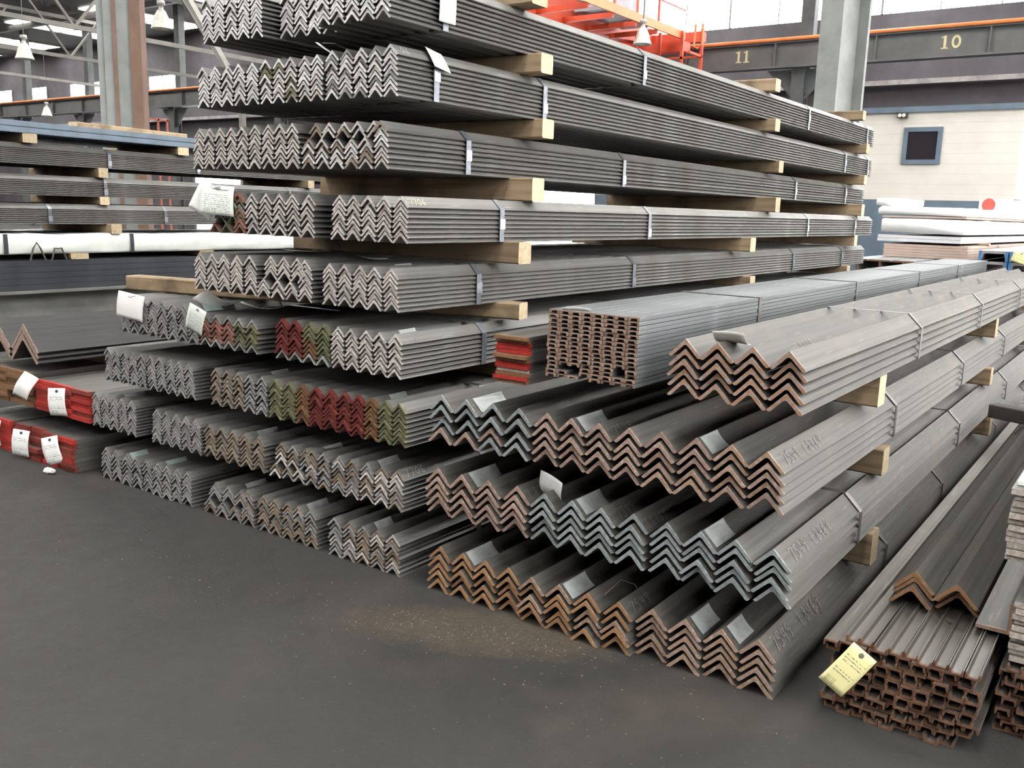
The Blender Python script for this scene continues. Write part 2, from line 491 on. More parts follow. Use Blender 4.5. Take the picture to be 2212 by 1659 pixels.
# bright open doorway in the far wall, seen through the gaps in the tall stack
def doorway(n, x0, x1, z1):
    o = struct(MB().box(x0, x1, 26.93, 26.99, 0, z1).obj('door_%d' % n, M['clerestory']))
    MB().box(x0 - 0.2, x0, 26.88, 27.0, 0, z1 + 0.2).box(x1, x1 + 0.2, 26.88, 27.0, 0, z1 + 0.2).box(x0, x1, 26.88, 27.0, z1, z1 + 0.2).obj('door_frame', M['girder'], o)
doorway(1, -21.0, -15.0, 2.7)
doorway(2, -38.5, -30.5, 3.0)

# crane runway girder along the far wall
g = thing('runway_girder', 'long grey crane runway girder with orange rail, numbered 10 and 11', 'girder', (0, 22.0, 0))
MB().box(-66, 9, -0.16, 0.16, 5.98, 6.03).box(-66, 9, -0.16, 0.16, 5.36, 5.41).box(-66, 9, -0.02, 0.02, 5.41, 5.98).obj('girder_beam', M['girder'], g)
st = MB()
for k in range(30):
    st.box(8.5 - k * 2.55, 8.53 - k * 2.55, -0.14, -0.02, 5.41, 5.98)
st.obj('stiffener', M['girder'], g)['kind'] = 'stuff'
MB().tube([(-66, -0.2, 6.06), (9, -0.2, 6.06)], 0.045, 8).obj('conductor_rail', M['orange'], g)
def seg_text(strokes, h, w):
    mb = MB()
    for (x0, z0, x1, z1) in strokes:
        mb.box(x0, x1, -0.006, 0.0, z0, z1)
    return mb
def stencil(txt, x):
    mb = MB(); cx = 0
    for ch in txt:
        if ch == '1':
            mb.box(cx + 0.05, cx + 0.11, -0.006, 0, 0.03, 0.30).box(cx, cx + 0.16, -0.006, 0, 0, 0.03).box(cx, cx + 0.05, -0.006, 0, 0.25, 0.28)
        else:
            n = 18
            vs = []; fs = []
            for k in range(n):
                a = 2 * PI * k / n
                for r0, r1 in ((0.105, 0.15), (0.052, 0.095)):
                    vs.append((cx + 0.11 + r0 * math.cos(a), -0.006, 0.15 + r1 * math.sin(a)))
            for k in range(n):
                a, b = 2 * k, 2 * ((k + 1) % n)
                fs.append((a, a + 1, b + 1, b))
            mb.add(vs, fs)
        cx += 0.22
    return mb.obj('stencil_number', M['marking'], g, (x, -0.022, 5.57))
stencil('10', -2.75)
stencil('11', -7.9)

def h_column(mb, w, d, tf, tw, z0, z1, mi=0):
    """flanges across x at +-d/2 in y, web along y"""
    mb.box(-w / 2, w / 2, -d / 2, -d / 2 + tf, z0, z1, mi)
    mb.box(-w / 2, w / 2, d / 2 - tf, d / 2, z0, z1, mi)
    mb.box(-tw / 2, tw / 2, -d / 2 + tf, d / 2 - tf, z0, z1, mi)
    return mb
# near right column
c = thing('steel_column', 'tall grey steel column rising behind the far end of the tall stack', 'column', (-1.72, 10.95, 0), math.radians(-12))
h_column(MB(), 0.36, 0.62, 0.045, 0.03, 0.03, 9.6).obj('shaft', M['col_steel'], c, rot=(0, 0, math.radians(-8)))
MB().box(-0.35, 0.35, -0.45, 0.45, 0, 0.03).obj('base_plate', M['col_steel'], c)
# near left column with a rusty plate on its right side
c = thing('steel_column', 'grey built-up column with a rust-brown side plate behind left stack', 'column', (-9.95, 5.05, 0), math.radians(48))
h_column(MB(), 0.42, 0.40, 0.03, 0.06, 0.03, 9.6).box(-0.12, 0.05, -0.23, -0.2, 0.03, 9.6).obj('shaft', M['col_steel'], c)
MB().box(0.215, 0.36, -0.24, 0.22, 0.03, 9.6).box(0.0, 0.045, -0.26, -0.23, 0.03, 9.6).obj('rusty_plate', M['col_rust'], c)
MB().box(-0.4, 0.45, -0.4, 0.4, 0, 0.03).obj('base_plate', M['col_steel'], c)
# columns carrying the runway girder
ci = 0
for x in (-6.2, -16.4, -26.6, -33.4, -40.5, -46.2):
    ci += 1
    where = {-6.2: 'nearest the white office', -16.4: 'behind the tall stack', -26.6: 'behind the rust-brown column', -33.4: 'just right of the far left pair',
             -40.5: 'second from the left edge', -46.2: 'nearest the left edge'}[x]
    c = thing('runway_column', 'slim grey column under the numbered girder, ' + where, 'column', (x, 22.3, 0), 0, 'columns carrying the runway girder')
    h_column(MB(), 0.34, 0.4, 0.03, 0.03, 0.0, 5.36).box(-0.17, 0.17, 0.2, 0.5, 5.36, 9.6).obj('shaft', M['col_dark'], c)
    MB().add([(-0.9, 0, 5.36), (0.9, 0, 5.36), (0.17, 0, 4.6), (-0.17, 0, 4.6), (-0.9, 0.03, 5.36), (0.9, 0.03, 5.36), (0.17, 0.03, 4.6), (-0.17, 0.03, 4.6)],
             [(0, 1, 2, 3), (7, 6, 5, 4), (0, 4, 5, 1), (1, 5, 6, 2), (2, 6, 7, 3), (3, 7, 4, 0)]).obj('knee_bracket', M['col_dark'], c)

# roof trusses running along y
def truss(x, y0, y1, zb, zt, step, label):
    t = thing('roof_truss', label, 'truss', (x, y0, 0), 0, 'roof trusses')
    L = y1 - y0
    MB().bar((0, 0, zb), (0, L, zb), 0.10, 0.12).obj('bottom_chord', M['truss'], t)
    MB().bar((0, 0, zt), (0, L, zt), 0.12, 0.14).obj('top_chord', M['truss'], t)
    n = int(L / step)
    for k in range(n):
        a = k * step
        MB().bar((0, a, zt), (0, a + step / 2, zb), 0.06).obj('web_bar', M['truss'], t)
        MB().bar((0, a + step / 2, zb), (0, a + step, zt), 0.06).obj('web_bar', M['truss'], t)
truss(-22.0, -4.0, 22.0, 5.9, 8.6, 4.4, 'light grey roof truss crossing behind the rust-brown column')
truss(-30.0, -4.0, 22.0, 6.3, 9.0, 4.4, 'roof truss farther left, beyond the hanging lamps')
truss(-38.5, -4.0, 22.0, 6.5, 9.2, 4.4, 'farthest roof truss at the upper left corner')
tag(MB().bar((-18.5, 12, 7.0), (-16.0, 12, 4.0), 0.16, 0.1).bar((-16.0, 12, 4.0), (-16.0, 12, 0.0), 0.12).obj('brace_post', M['truss']),
    'pale diagonal steel brace left of the tall stack', 'brace')
# purlins under the roof
for k, y in enumerate((1.0, 8.0, 15.0, 21.0)):
    word = ('nearest', 'second', 'third', 'farthest')[k]
    tag(MB().bar((-68, y, 9.3), (9, y, 9.3), 0.16, 0.22).obj('roof_purlin', M['truss']), word + ' long purlin running crosswise under the dark roof', 'purlin', 'roof purlins')

# high bay lamps
def lamp(loc, s, label, rod):
    t = thing('high_bay_lamp', label, 'lamp', loc, 0, 'high bay lamps')
    MB().lathe([(0.0, 0.36), (0.085, 0.36), (0.09, 0.27), (0.05, 0.26), (0.055, 0.17), (0.10, 0.14)], 20).obj('ballast_housing', M['lamp_metal'], t, smooth=True).scale = (s, s, s)
    o = MB().lathe([(0.06, 0.17), (0.10, 0.13), (0.15, 0.02), (0.19, -0.12), (0.235, -0.24), (0.245, -0.25), (0.225, -0.235), (0.17, -0.11), (0.12, 0.02), (0.05, 0.14)], 24).obj('reflector_shade', M['lamp_shade'], t, smooth=True)
    o.scale = (s, s, s)
    o = MB().lathe([(0.0, 0.05), (0.05, 0.03), (0.06, -0.06), (0.04, -0.14), (0.0, -0.16)], 14).obj('bulb', M['lamp_bulb'], t, smooth=True)
    o.scale = (s, s, s)
    MB().tube([(0, 0, 0.36 * s), (0, 0, 9.6 - loc[2])], 0.014, 6).obj('hanging_rod', M['girder'], t)
M['lamp_metal'] = simple('grey_lamp_casting', (0.42, 0.42, 0.40), 0.5, 0.2, 0.1, 6, 0.0)
M['lamp_shade'] = simple('prismatic_lamp_shade', (0.60, 0.58, 0.51), 0.35, 0.0, 0.15, 12, 0.1)
M['lamp_bulb'] = glow('lamp_bulb_glow', (1, 0.97, 0.9), 3.0)
lamp((-25.8, 12.0, 5.7), 1.1, 'pale bell-shaped lamp nearest the left edge under the skylight', 3.5)
lamp((-18.9, 11.9, 5.95), 1.1, 'grey bell-shaped lamp just right of the rust-brown column', 3.3)
lamp((-8.35, 17.45, 5.62), 0.92, 'dark bell-shaped lamp hanging before the orange crane', 0.9)
lamp((-31.5, 19.0, 5.1), 1.0, 'small lit lamp low beyond the grey truss, left of stack', 4.3)
lamp((-40.5, 20.5, 5.35), 1.0, 'small lit lamp above the orange rail at far left', 4.0)

# overhead crane
c = thing('overhead_crane', 'red-orange overhead travelling crane with walkway and ladder cage', 'crane', (-10.3, 0, 0))
MB().add([(-0.35, 3, 5.3), (0.1, 3, 5.3), (0.1, 3, 6.55), (-0.35, 3, 6.55), (-0.35, 16.4, 5.8), (0.1, 16.4, 5.8), (0.1, 16.4, 6.55), (-0.35, 16.4, 6.55),
          (-0.35, 21.5, 6.15), (0.1, 21.5, 6.15), (0.1, 21.5, 6.55), (-0.35, 21.5, 6.55)],
         [(0, 1, 2, 3), (0, 4, 5, 1), (1, 5, 6, 2), (2, 6, 7, 3), (3, 7, 4, 0), (4, 8, 9, 5), (5, 9, 10, 6), (6, 10, 11, 7), (7, 11, 8, 4), (11, 10, 9, 8)]).obj('main_girder', M['crane'], c)
MB().box(1.47, 1.53, 3, 20.6, 6.02, 6.22).obj('walkway_edge_beam', M['orange'], c)
for k in range(10):
    y = 9.0 + k * 1.12
    MB().box(0.1, 1.47, y, y + 0.06, 5.93, 6.05).obj('walkway_joist', M['crane'], c)
    MB().box(1.47, 1.52, y, y + 0.05, 6.2, 7.25).obj('railing_post', M['crane'], c)
MB().bar((1.5, 8, 7.23), (1.5, 20.6, 7.23), 0.045).bar((1.5, 8, 6.75), (1.5, 20.6, 6.75), 0.035).obj('railing', M['crane'], c)
MB().box(-1.6, 1.5, 20.6, 21.0, 5.75, 6.0).box(-1.6, 1.6, 21.5, 21.75, 6.12, 6.38).obj('end_carriage', M['crane'], c)
cg = MB()
for x in (0.2, 0.9, 1.55, 2.1):
    cg.box(x, x + 0.07, 20.3, 20.37, 4.6, 6.2)
for z in (4.65, 5.1, 5.5):
    cg.box(0.2, 2.17, 20.3, 20.35, z, z + 0.05)
cg.box(2.1, 2.16, 19.6, 20.3, 4.62, 4.68).box(2.1, 2.16, 19.6, 20.3, 5.5, 5.56).box(0.2, 2.16, 20.3, 20.9, 4.55, 4.6)
cg.obj('operator_cage', M['crane'], c)
hoist = MB().box(0.25, 0.85, 17.6, 18.4, 6.3, 6.9).box(0.35, 0.7, 18.6, 19.4, 6.3, 7.05).box(0.2, 1.0, 17.2, 19.6, 6.22, 6.3)
hoist.obj('drive_motor', simple('grey_motor_casing', (0.34, 0.33, 0.36), 0.5, 0.2, 0.3, 2), c)
MB().tube([(2.0, 20.2, 6.3), (2.0, 20.15, 5.75), (2.1, 20.15, 5.7), (2.2, 20.2, 5.8), (2.2, 20.2, 6.3)], 0.03, 6).obj('festoon_cable', M['orange'], c)

# orange guard rail in the left distance
M['rail_red'] = simple('faded_orange_rail_paint', (0.38, 0.10, 0.06), 0.6, 0.0, 0.12, 3, 0.05)
t = thing('guard_rail', 'small orange-red guard rail standing beyond the left stack', 'railing', (-14.0, 7.95, 0))
for y in (0, 0.42, 0.62):
    MB().box(-0.02, 0.02, y, y + 0.03, 0, 3.05).obj('rail_post', M['rail_red'], t)
for z in (2.45, 2.75, 3.0):
    MB().box(-0.02, 0.02, 0.0, 0.65, z, z + 0.03).obj('rail_bar', M['rail_red'], t)

# white office cabin
M['siding'] = None
def siding():
    N = NT('white_painted_siding')
    g = N.coord('Object', (1, 1, 1))
    z = N.sep(g)[2]
    gap = N.math('LESS_THAN', N.math('FRACT', N.math('MULTIPLY', z, 5.5)), 0.06)
    nz = N.noise(g, 2.0, 4, 0.6)
    c = N.ramp(nz, [(0.3, (0.56, 0.535, 0.48)), (0.7, (0.63, 0.605, 0.55))])
    c = N.mix(N.math('MULTIPLY', gap, 0.35), c, (0.36, 0.34, 0.31))
    return N.set(c, 0.7, 0.0, bump=N.math('SUBTRACT', 1.0, gap), bstr=0.4, bdist=0.01)
M['siding'] = siding()
M['blue_trim'] = simple('slate_blue_paint', (0.105, 0.145, 0.19), 0.6, 0.0, 0.15, 3, 0.05)
M['glass_dark'] = NT('dark_window_glass').set((0.02, 0.018, 0.022), 0.12, 0.0)
o = thing('office_cabin', 'off-white office cabin with slate blue trim and small square window', 'building', (-4.0, 15.9, 0))
MB().box(-4.5, 4.0, 0, 5.0, 1.95, 3.48).obj('siding_wall', M['siding'], o)
MB().box(-4.5, 4.0, -0.005, 5.0, 0, 1.95).obj('lower_wall', M['blue_trim'], o)
MB().box(-4.5, 4.0, -0.01, 0.0, 1.9, 1.99).obj('belt_trim', M['siding'], o)
MB().box(-4.6, 4.05, -0.06, 5.05, 3.48, 3.58).obj('roof_edge', M['blue_trim'], o)
wf = MB().box(2.05, 2.72, -0.05, 0.0, 3.13, 3.21).box(2.05, 2.72, -0.05, 0.0, 2.55, 2.63).box(2.05, 2.13, -0.05, 0, 2.63, 3.13).box(2.64, 2.72, -0.05, 0, 2.63, 3.13).obj('window_frame', M['blue_trim'], o)
MB().box(2.13, 2.64, -0.03, -0.01, 2.63, 3.13).obj('pane', M['glass_dark'], wf)
wl = MB().box(1.92, 2.09, -0.12, 0.0, 3.38, 3.47).obj('emergency_light', simple('black_light_box', (0.03, 0.03, 0.03), 0.4), o)
MB().lathe([(0.0, 0), (0.03, 0), (0.035, 0.02), (0.0, 0.025)], 10).obj('lamp_head', M['lamp_shade'], wl, (1.97, -0.13, 3.42), (PI / 2, 0, 0))
MB().lathe([(0.0, 0), (0.03, 0), (0.035, 0.02), (0.0, 0.025)], 10).obj('lamp_head', M['lamp_shade'], wl, (2.04, -0.13, 3.42), (PI / 2, 0, 0))

# ------------------------------------------------------------------ bar meshes
_cache = {}
def angle_mesh(leg, t, L, kind):
    key = ('a', round(leg, 4), round(t, 4), round(L, 2), kind)
    if key in _cache:
        return _cache[key]
    def pt(u, v):   # u along right leg from apex, v along left leg
        return ((u - v) * S2, -(u + v) * S2)
    r = t * 0.9
    pr = [pt(0, 0), pt(leg, 0), pt(leg, t * 0.55), pt(leg - t * 0.45, t), pt(t + r, t), pt(t + r * 0.3, t + r * 0.3), pt(t, t + r), pt(t, leg - t * 0.45), pt(t * 0.55, leg), pt(0, leg)]
    me = MB().prism(pr, 0, L).mesh('angle_bar', end_mat(kind))
    _cache[key] = me
    return me
def channel_mesh(w, h, t, L, mat, flip=False, tf=None):
    key = ('c', round(w, 4), round(h, 4), round(L, 2), mat.name, flip)
    if key in _cache:
        return _cache[key]
    s = -1 if flip else 1
    tf = tf or t * 1.3
    pr = [(-w / 2, -h / 2 * s), (-w / 2, h / 2 * s), (w / 2, h / 2 * s), (w / 2, -h / 2 * s), (w / 2 - t, -h / 2 * s), (w / 2 - t - h * 0.22, h / 2 * s - tf * s),
          (-w / 2 + t + h * 0.22, h / 2 * s - tf * s), (-w / 2 + t, -h / 2 * s)]
    me = MB().prism(pr, 0, L).mesh('channel_bar', mat)
    _cache[key] = me
    return me
def flat_mesh(w, t, L, mat):
    key = ('f', round(w, 4), round(t, 4), round(L, 2), mat.name)
    if key in _cache:
        return _cache[key]
    me = MB().box(-w / 2, w / 2, 0, L, 0, t).mesh('flat_bar', mat)
    _cache[key] = me
    return me
def band(parent, hull, y, w=0.032, th=0.0015, mat=None, clip=None):
    """steel strap round a convex outline of (x, z)"""
    cx = sum(p[0] for p in hull) / len(hull); cz = sum(p[1] for p in hull) / len(hull)
    def off(p, d):
        v = Vector((p[0] - cx, p[1] - cz)); v = v + v.normalized() * d
        return (cx + v.x, cz + v.y)
    inn = [off(p, 0.002) for p in hull]; out = [off(p, 0.002 + th * 1.6) for p in hull]
    n = len(hull)
    vs = []
    for yy in (y - w / 2, y + w / 2):
        vs += [(p[0], yy, p[1]) for p in inn] + [(p[0], yy, p[1]) for p in out]
    fs = []
    for i in range(n):
        j = (i + 1) % n
        fs += [(n + i, n + j, 3 * n + j, 3 * n + i), (i, 2 * n + i, 2 * n + j, j), (i, j, n + j, n + i), (2 * n + i, 3 * n + i, 3 * n + j, 2 * n + j)]
    s = mobj('strap', mesh_from('strap', vs, fs, [mat or M['strap']]), parent)
    if clip:
        x, z = clip
        MB().box(x, x + 0.006, y - w * 0.58, y + w * 0.58, z - 0.022, z + 0.022).obj('strap_clip', M['clip'], s)
    return s

# chalk handwriting -------------------------------------------------
GLY = {
 '7': [[(0, 1), (0.6, 1), (0.25, 0)]],
 '0': [[(0.3, 1), (0.08, 0.75), (0.02, 0.4), (0.15, 0.05), (0.38, 0.02), (0.55, 0.3), (0.56, 0.7), (0.42, 0.95), (0.3, 1)]],
 '6': [[(0.45, 1), (0.2, 0.7), (0.06, 0.3), (0.15, 0.04), (0.4, 0.03), (0.52, 0.25), (0.4, 0.45), (0.1, 0.35)]],
 '5': [[(0.55, 1), (0.15, 0.98), (0.1, 0.6), (0.4, 0.6), (0.52, 0.3), (0.35, 0.03), (0.03, 0.08)]],
 '4': [[(0.12, 1), (0.05, 0.45), (0.58, 0.5)], [(0.45, 0.95), (0.38, 0.0)]],
 '9': [[(0.5, 0.8), (0.3, 1), (0.08, 0.8), (0.15, 0.55), (0.48, 0.65), (0.52, 0.9), (0.45, 0.4), (0.3, 0.0)]],
 'L': [[(0.1, 1), (0.02, 0.02), (0.5, 0.05)]],
 '8': [[(0.3, 0.52), (0.1, 0.75), (0.3, 1), (0.5, 0.77), (0.3, 0.52), (0.06, 0.25), (0.28, 0.0), (0.52, 0.25), (0.3, 0.52)]],
}
def scribble(parent, text, origin, u, v, h, mat, slant=0.12):
    u = Vector(u).normalized(); v = Vector(v).normalized()
    nrm = u.cross(v).normalized()
    o = Vector(origin) + nrm * 0.0012
    vs = []; fs = []
    x = 0.0
    hw = h * 0.045
    for ch in text:
        if ch == ' ':
            x += 0.5; continue
        for line in GLY[ch]:
            pts = [o + u * ((px + x + slant * py) * h) + v * (py * h) for px, py in line]
            b = len(vs)
            for i, p in enumerate(pts):
                t = (pts[min(i + 1, len(pts) - 1)] - pts[max(i - 1, 0)]).normalized()
                s = nrm.cross(t)
                vs += [tuple(p + s * hw), tuple(p - s * hw)]
            fs += [(b + 2 * i, b + 2 * i + 1, b + 2 * i + 3, b + 2 * i + 2) for i in range(len(pts) - 1)]
        x += 0.85
    return mobj('chalk_mark', mesh_from('chalk_mark', vs, fs, [mat]), parent)

def sheet(name, parent, loc, rot, w, h, mat, bend=0.0, curl=0.0, hang=True, corner=0.0):
    """curved card of width w (x) and height h (z), hanging down from its top middle; bend bows it about x, curl lifts the foot"""
    nx, nz = 7, 9
    vs = []; fs = []
    for j in range(nz):
        for i in range(nx):
            a = i / (nx - 1) - 0.5; b = j / (nz - 1)
            y = -bend * math.sin(PI * b) * h - curl * b * b * h + 0.18 * bend * w * math.cos(PI * a) + corner * max(0, a + b - 0.75) * w
            vs.append((a * w, y, -b * h))
    for j in range(nz - 1):
        for i in range(nx - 1):
            q = j * nx + i
            fs.append((q, q + 1, q + nx + 1, q + nx))
    me = mesh_from(name, vs, fs, [mat], smooth=True)
    o = mobj(name, me, parent, loc, rot)
    md = o.modifiers.new('thickness', 'SOLIDIFY'); md.thickness = 0.0007; md.offset = 0
    return o

# ------------------------------------------------------------------ bundles of angles
LEN = 6.65
INFO = {}
def bundle(key, label, x0, n, p, z0, rows, H, kinds, y=0.0, t=0.0085, L=LEN, straps=(), lean=0.0, loose=0.0, dia=None, big=False, group=None, clips=False, jy=0.006, smat=None):
    root = thing('angle_bundle', label, 'steel bundle', (x0, y, z0), 0, group)
    rnd = random.Random(key)
    leg = p / (2 * S2) * 0.985
    hgt = leg * S2
    dz = (H - hgt) / (rows - 1)
    for c in range(n):
        xc = (c + 0.5) * p
        for r in range(rows):
            kind = kinds(c, r) if callable(kinds) else kinds
            dx = lean * r + rnd.uniform(-1, 1) * loose * 0.004
            zz = hgt + r * dz + (rnd.uniform(-0.5, 0.5) * loose * dz * 0.35 if 0 < r < rows - 1 else 0)
            if dia and r >= dia[0] and dia[1] <= c <= dia[2]:
                # upper rows shifted half a pitch ride on the ridges below and leave diamonds
                up_rows = rows - dia[0]
                lost = max(1, round(hgt / dz) - 1)
                if r >= rows - lost:
                    continue
                dx += p * 0.5
                zz = hgt + (dia[0] - 1) * dz + hgt + 0.0005 + (r - dia[0]) * dz
                if c == n - 1:
                    continue
            me = angle_mesh(leg, t, L, ('B_' if big else '') + kind)
            o = bpy.data.objects.new('angle_bar', me)
            o.location = (xc + dx, rnd.uniform(-jy, jy), zz)
            o.rotation_euler = (0, rnd.uniform(-1, 1) * 0.012 * (1 + loose) * (1 if r < rows - 1 else 0.1), 0)
            link(o, root)
    hull = [(0.0, 0.0), (n * p, 0.0), (n * p + lean * rows, H - hgt), ((n - 0.5) * p + lean * rows, H), (0.5 * p + lean * rows, H), (0.0 + lean * rows, H - hgt)]
    hull = [(0.0, 0.0), (n * p, 0.0), (n * p, H - hgt), ((n - 0.5) * p, H), (0.5 * p, H), (0.0, H - hgt)]
    if lean:
        hull = [(x + lean * rows * (z / H), z) for x, z in hull]
    for i, sy in enumerate(straps):
        band(root, hull, sy - y, mat=smat, clip=(n * p + 0.002, (H - hgt) * (0.25 + 0.5 * ((i * 7 + rows) % 5) / 5)) if clips else None)
    INFO[key] = dict(root=root, n=n, p=p, leg=leg, hgt=hgt, H=H, x0=x0, z0=z0, y=y, rows=rows, lean=lean)
    return root
def top_face(key, c, y, d, side=1):
    """local point on the right (side=1) leg of the top bar of column c, d metres below the ridge along the slope"""
    I = INFO[key]
    return Vector(((c + 0.5) * I['p'] + d * S2 * side + I['lean'] * (I['rows'] - 1), y, I['H'] - d * S2))
def chalk(key, text, y, d, h, mat='chalk', c=None):
    I = INFO[key]
    c = I['n'] - 1 if c is None else c
    p = top_face(key, c, y, d)
    scribble(I['root'], text, p + Vector((S2, 0, S2)) * 0.0015, (0, 1, 0), (-S2, 0, S2), h, M[mat])
def sticker(key, c, y, ln, d=0.004, w=None, mat='sticker'):
    I = INFO[key]
    w = w or I['leg'] * 0.8
    a = top_face(key, c, y, d) + Vector((S2, 0, S2)) * 0.002
    vs = []
    n = 5
    for i in range(n):
        k = i / (n - 1)
        lift = 0.004 * (2 * k - 1) ** 2
        for yy in (0, ln):
            q = a + Vector((S2, 0, -S2)) * (w * k) + Vector((S2, 0, S2)) * (lift if yy else 0.0)
            vs.append((q.x, q.y + yy, q.z))
    fs = [(2 * i, 2 * i + 1, 2 * i + 3, 2 * i + 2) for i in range(n - 1)]
    o = mobj('sticker', mesh_from('sticker', vs, fs, [M[mat]]), I['root'])
    md = o.modifiers.new('thickness', 'SOLIDIFY'); md.thickness = 0.0006; md.offset = 1

ORD = {9: 'bottom', 8: 'second', 7: 'third', 6: 'fourth', 5: 'fifth', 4: 'sixth', 3: 'seventh', 2: 'eighth', 1: 'top'}
Z = {9: 0.0, 8: 0.285, 7: 0.555, 6: 0.83, 5: 1.093, 4: 1.363, 3: 1.643, 2: 1.91, 1: 2.18}
HM = 0.176
def lab(ends, pos, layer):
    return 'steel angles with %s ends, %s in tall stack\'s %s layer' % (ends, pos, ORD[layer])
def cols(*spans):
    def f(c, r):
        for n, k in spans:
            if c < n:
                return k
            c -= n
        return spans[-1][1]
    return f
def mixk(seed, *ks):
    rr = random.Random(seed)
    def f(c, r):
        return rr.choice(ks)
    return f
def framed(inner, outer, rows, top=True):
    def f(c, r):
        if r == 0 or (top and r == rows - 1):
            return outer
        return inner(c, r)
    return f
S4 = lambda k: {1: (0.26, 1.93, 4.68, 6.35), 2: (0.22, 0.99, 5.77, 6.5), 3: (0.49, 1.86, 4.67, 6.03), 4: (0.60, 1.99, 4.72, 6.05), 5: (0.51, 1.93, 4.59, 5.90)}[k]
G = 'steel angle bundles of the tall stack'
bundle('L1a', lab('bright silver', 'leftmost', 1), -1.207, 5, 0.0803, Z[1], 9, HM + 0.01, 'silver', loose=0.5, group=G, straps=(0.5,))
bundle('L1b', lab('bright silver', 'middle', 1), -0.775, 4, 0.083, Z[1], 9, HM, 'silver', y=0.07, loose=0.8, group=G, straps=(0.5,))
bundle('L1c', lab('bright silver', 'rightmost', 1), -0.43, 5, 0.0785, Z[1], 9, HM + 0.01, 'silver', y=-0.05, group=G, straps=S4(1), clips=True)
bundle('L2a', lab('bright silver', 'leftmost', 2), -1.251, 5, 0.0825, Z[2], 8, HM - 0.006, 'silver', group=G, straps=(0.5,))
bundle('L2b', lab('silver and reddish', 'middle', 2), -0.829, 5, 0.0774, Z[2], 8, HM, mixk(2, 'silver', 'silver', 'silver', 'pinkish', 'pinkish', 'olive'), loose=0.4, group=G, straps=(0.5,))
bundle('L2c', lab('silver and brownish', 'rightmost', 2), -0.438, 5, 0.0785, Z[2], 9, HM + 0.01, mixk(3, 'silver', 'silver', 'pinkish', 'silver', 'dull'), group=G, straps=S4(2), clips=True)
bundle('L3a', lab('pinkish silver', 'leftmost', 3), -1.296, 5, 0.0766, Z[3], 8, HM, 'pinkish', loose=0.3, group=G, straps=(0.55,))
bundle('L3b', lab('pinkish silver', 'middle', 3), -0.91, 4, 0.081, Z[3], 8, HM + 0.006, 'pinkish', loose=0.4, group=G, straps=(0.55,))
bundle('L3c', lab('loose diamond-gapped silver', 'rightmost', 3), -0.575, 6, 0.0805, Z[3], 8, HM + 0.002, mixk(5, 'pinkish', 'silver', 'tan'), loose=0.7, dia=(5, 0, 4), group=G, straps=S4(3), clips=True)
bundle('L4a', lab('red-stained', 'leftmost', 4), -1.202, 3, 0.085, Z[4], 7, HM, mixk(6, 'salmon', 'salmon', 'olive', 'dull'), loose=0.9, dia=(1, 0, 1), group=G, straps=(0.55,))
bundle('L4b', lab('uneven silver', 'middle', 4), -0.943, 5, 0.0885, Z[4], 7, HM, 'pinkish', loose=0.9, group=G, straps=(0.55,))
bundle('L4c', lab('silver', 'rightmost', 4) + ' marked 7706', -0.405, 5, 0.0836, Z[4], 8, HM, 'pinkish', loose=0.25, group=G, straps=S4(4), clips=True)
bundle('L5a', lab('pinkish silver', 'leftmost', 5), -1.323, 4, 0.0885, Z[5], 8, HM - 0.004, 'pinkish', loose=0.3, group=G, straps=(0.51,))
bundle('L5b', lab('diamond-gapped silver', 'middle', 5), -0.962, 5, 0.0885, Z[5], 8, HM, 'pinkish', loose=0.5, dia=(3, 1, 3), group=G, straps=(0.51,))
bundle('L5c', lab('neat silver', 'rightmost', 5), -0.459, 5, 0.0846, Z[5], 8, HM - 0.006, 'pinkish', loose=0.1, group=G, straps=S4(5), clips=True)
bundle('L6a', lab('dull silver', 'leftmost', 6), -1.942, 4, 0.0780, Z[6], 10, HM + 0.012, 'dull', group=G, straps=(0.53,))
bundle('L6b', lab('dull silver', 'second from left', 6), -1.627, 4, 0.0800, Z[6], 9, HM + 0.008, 'dull', group=G, straps=(0.53,))
bundle('L6c', lab('salmon and olive painted', 'third from left', 6), -1.30, 5, 0.0838, Z[6] - 0.0, 6, HM - 0.022, framed(cols((3, 'salmon'), (2, 'olive')), 'dull', 6), loose=0.6, group=G, straps=(0.53,))
bundle('L6d', lab('crimson and olive painted', 'fourth from left', 6), -0.765, 4, 0.0865, Z[6], 7, HM, framed(lambda c, r: 'crimson' if c < 2 else ('ochre' if c == 2 and r < 4 else 'olive'), 'dull', 7, False), loose=0.3, group=G, straps=(0.53,))
bundle('L6e', lab('pinkish silver', 'rightmost', 6), -0.411, 5, 0.0792, Z[6], 8, HM, 'pinkish', loose=0.3, group=G, straps=(0.53, 1.95, 4.6, 5.9))
bundle('L7a', lab('dull grey', 'leftmost', 7), -2.118, 5, 0.0745, Z[7], 9, HM, 'dull', group=G, straps=(0.53,))
bundle('L7b', lab('dull grey leaning', 'second from left', 7), -1.725, 5, 0.0775, Z[7], 9, HM, 'dull', lean=-0.0022, group=G, straps=())
bundle('L7c', lab('rusty tan', 'third from left', 7), -1.224, 5, 0.080, Z[7], 7, HM, cols((3, 'tan'), (2, 'dull')), loose=1.0, group=G, straps=(0.53,))
bundle('L7d', lab('olive then crimson painted', 'fourth from left', 7), -0.811, 5, 0.0865, Z[7], 8, HM, cols((2, 'olive'), (1, 'ochre'), (2, 'crimson')), loose=0.4, group=G, straps=(0.53,))
bundle('L7e', lab('crimson then olive painted', 'rightmost', 7), -0.376, 5, 0.077, Z[7], 8, HM, cols((2, 'crimson'), (1, 'ochre'), (2, 'olive')), loose=0.4, group=G, straps=(0.53,))
bundle('L8a', lab('dark grey', 'leftmost', 8), -2.26, 5, 0.0815, Z[8], 10, HM + 0.012, 'dull', group=G, straps=(0.53,))
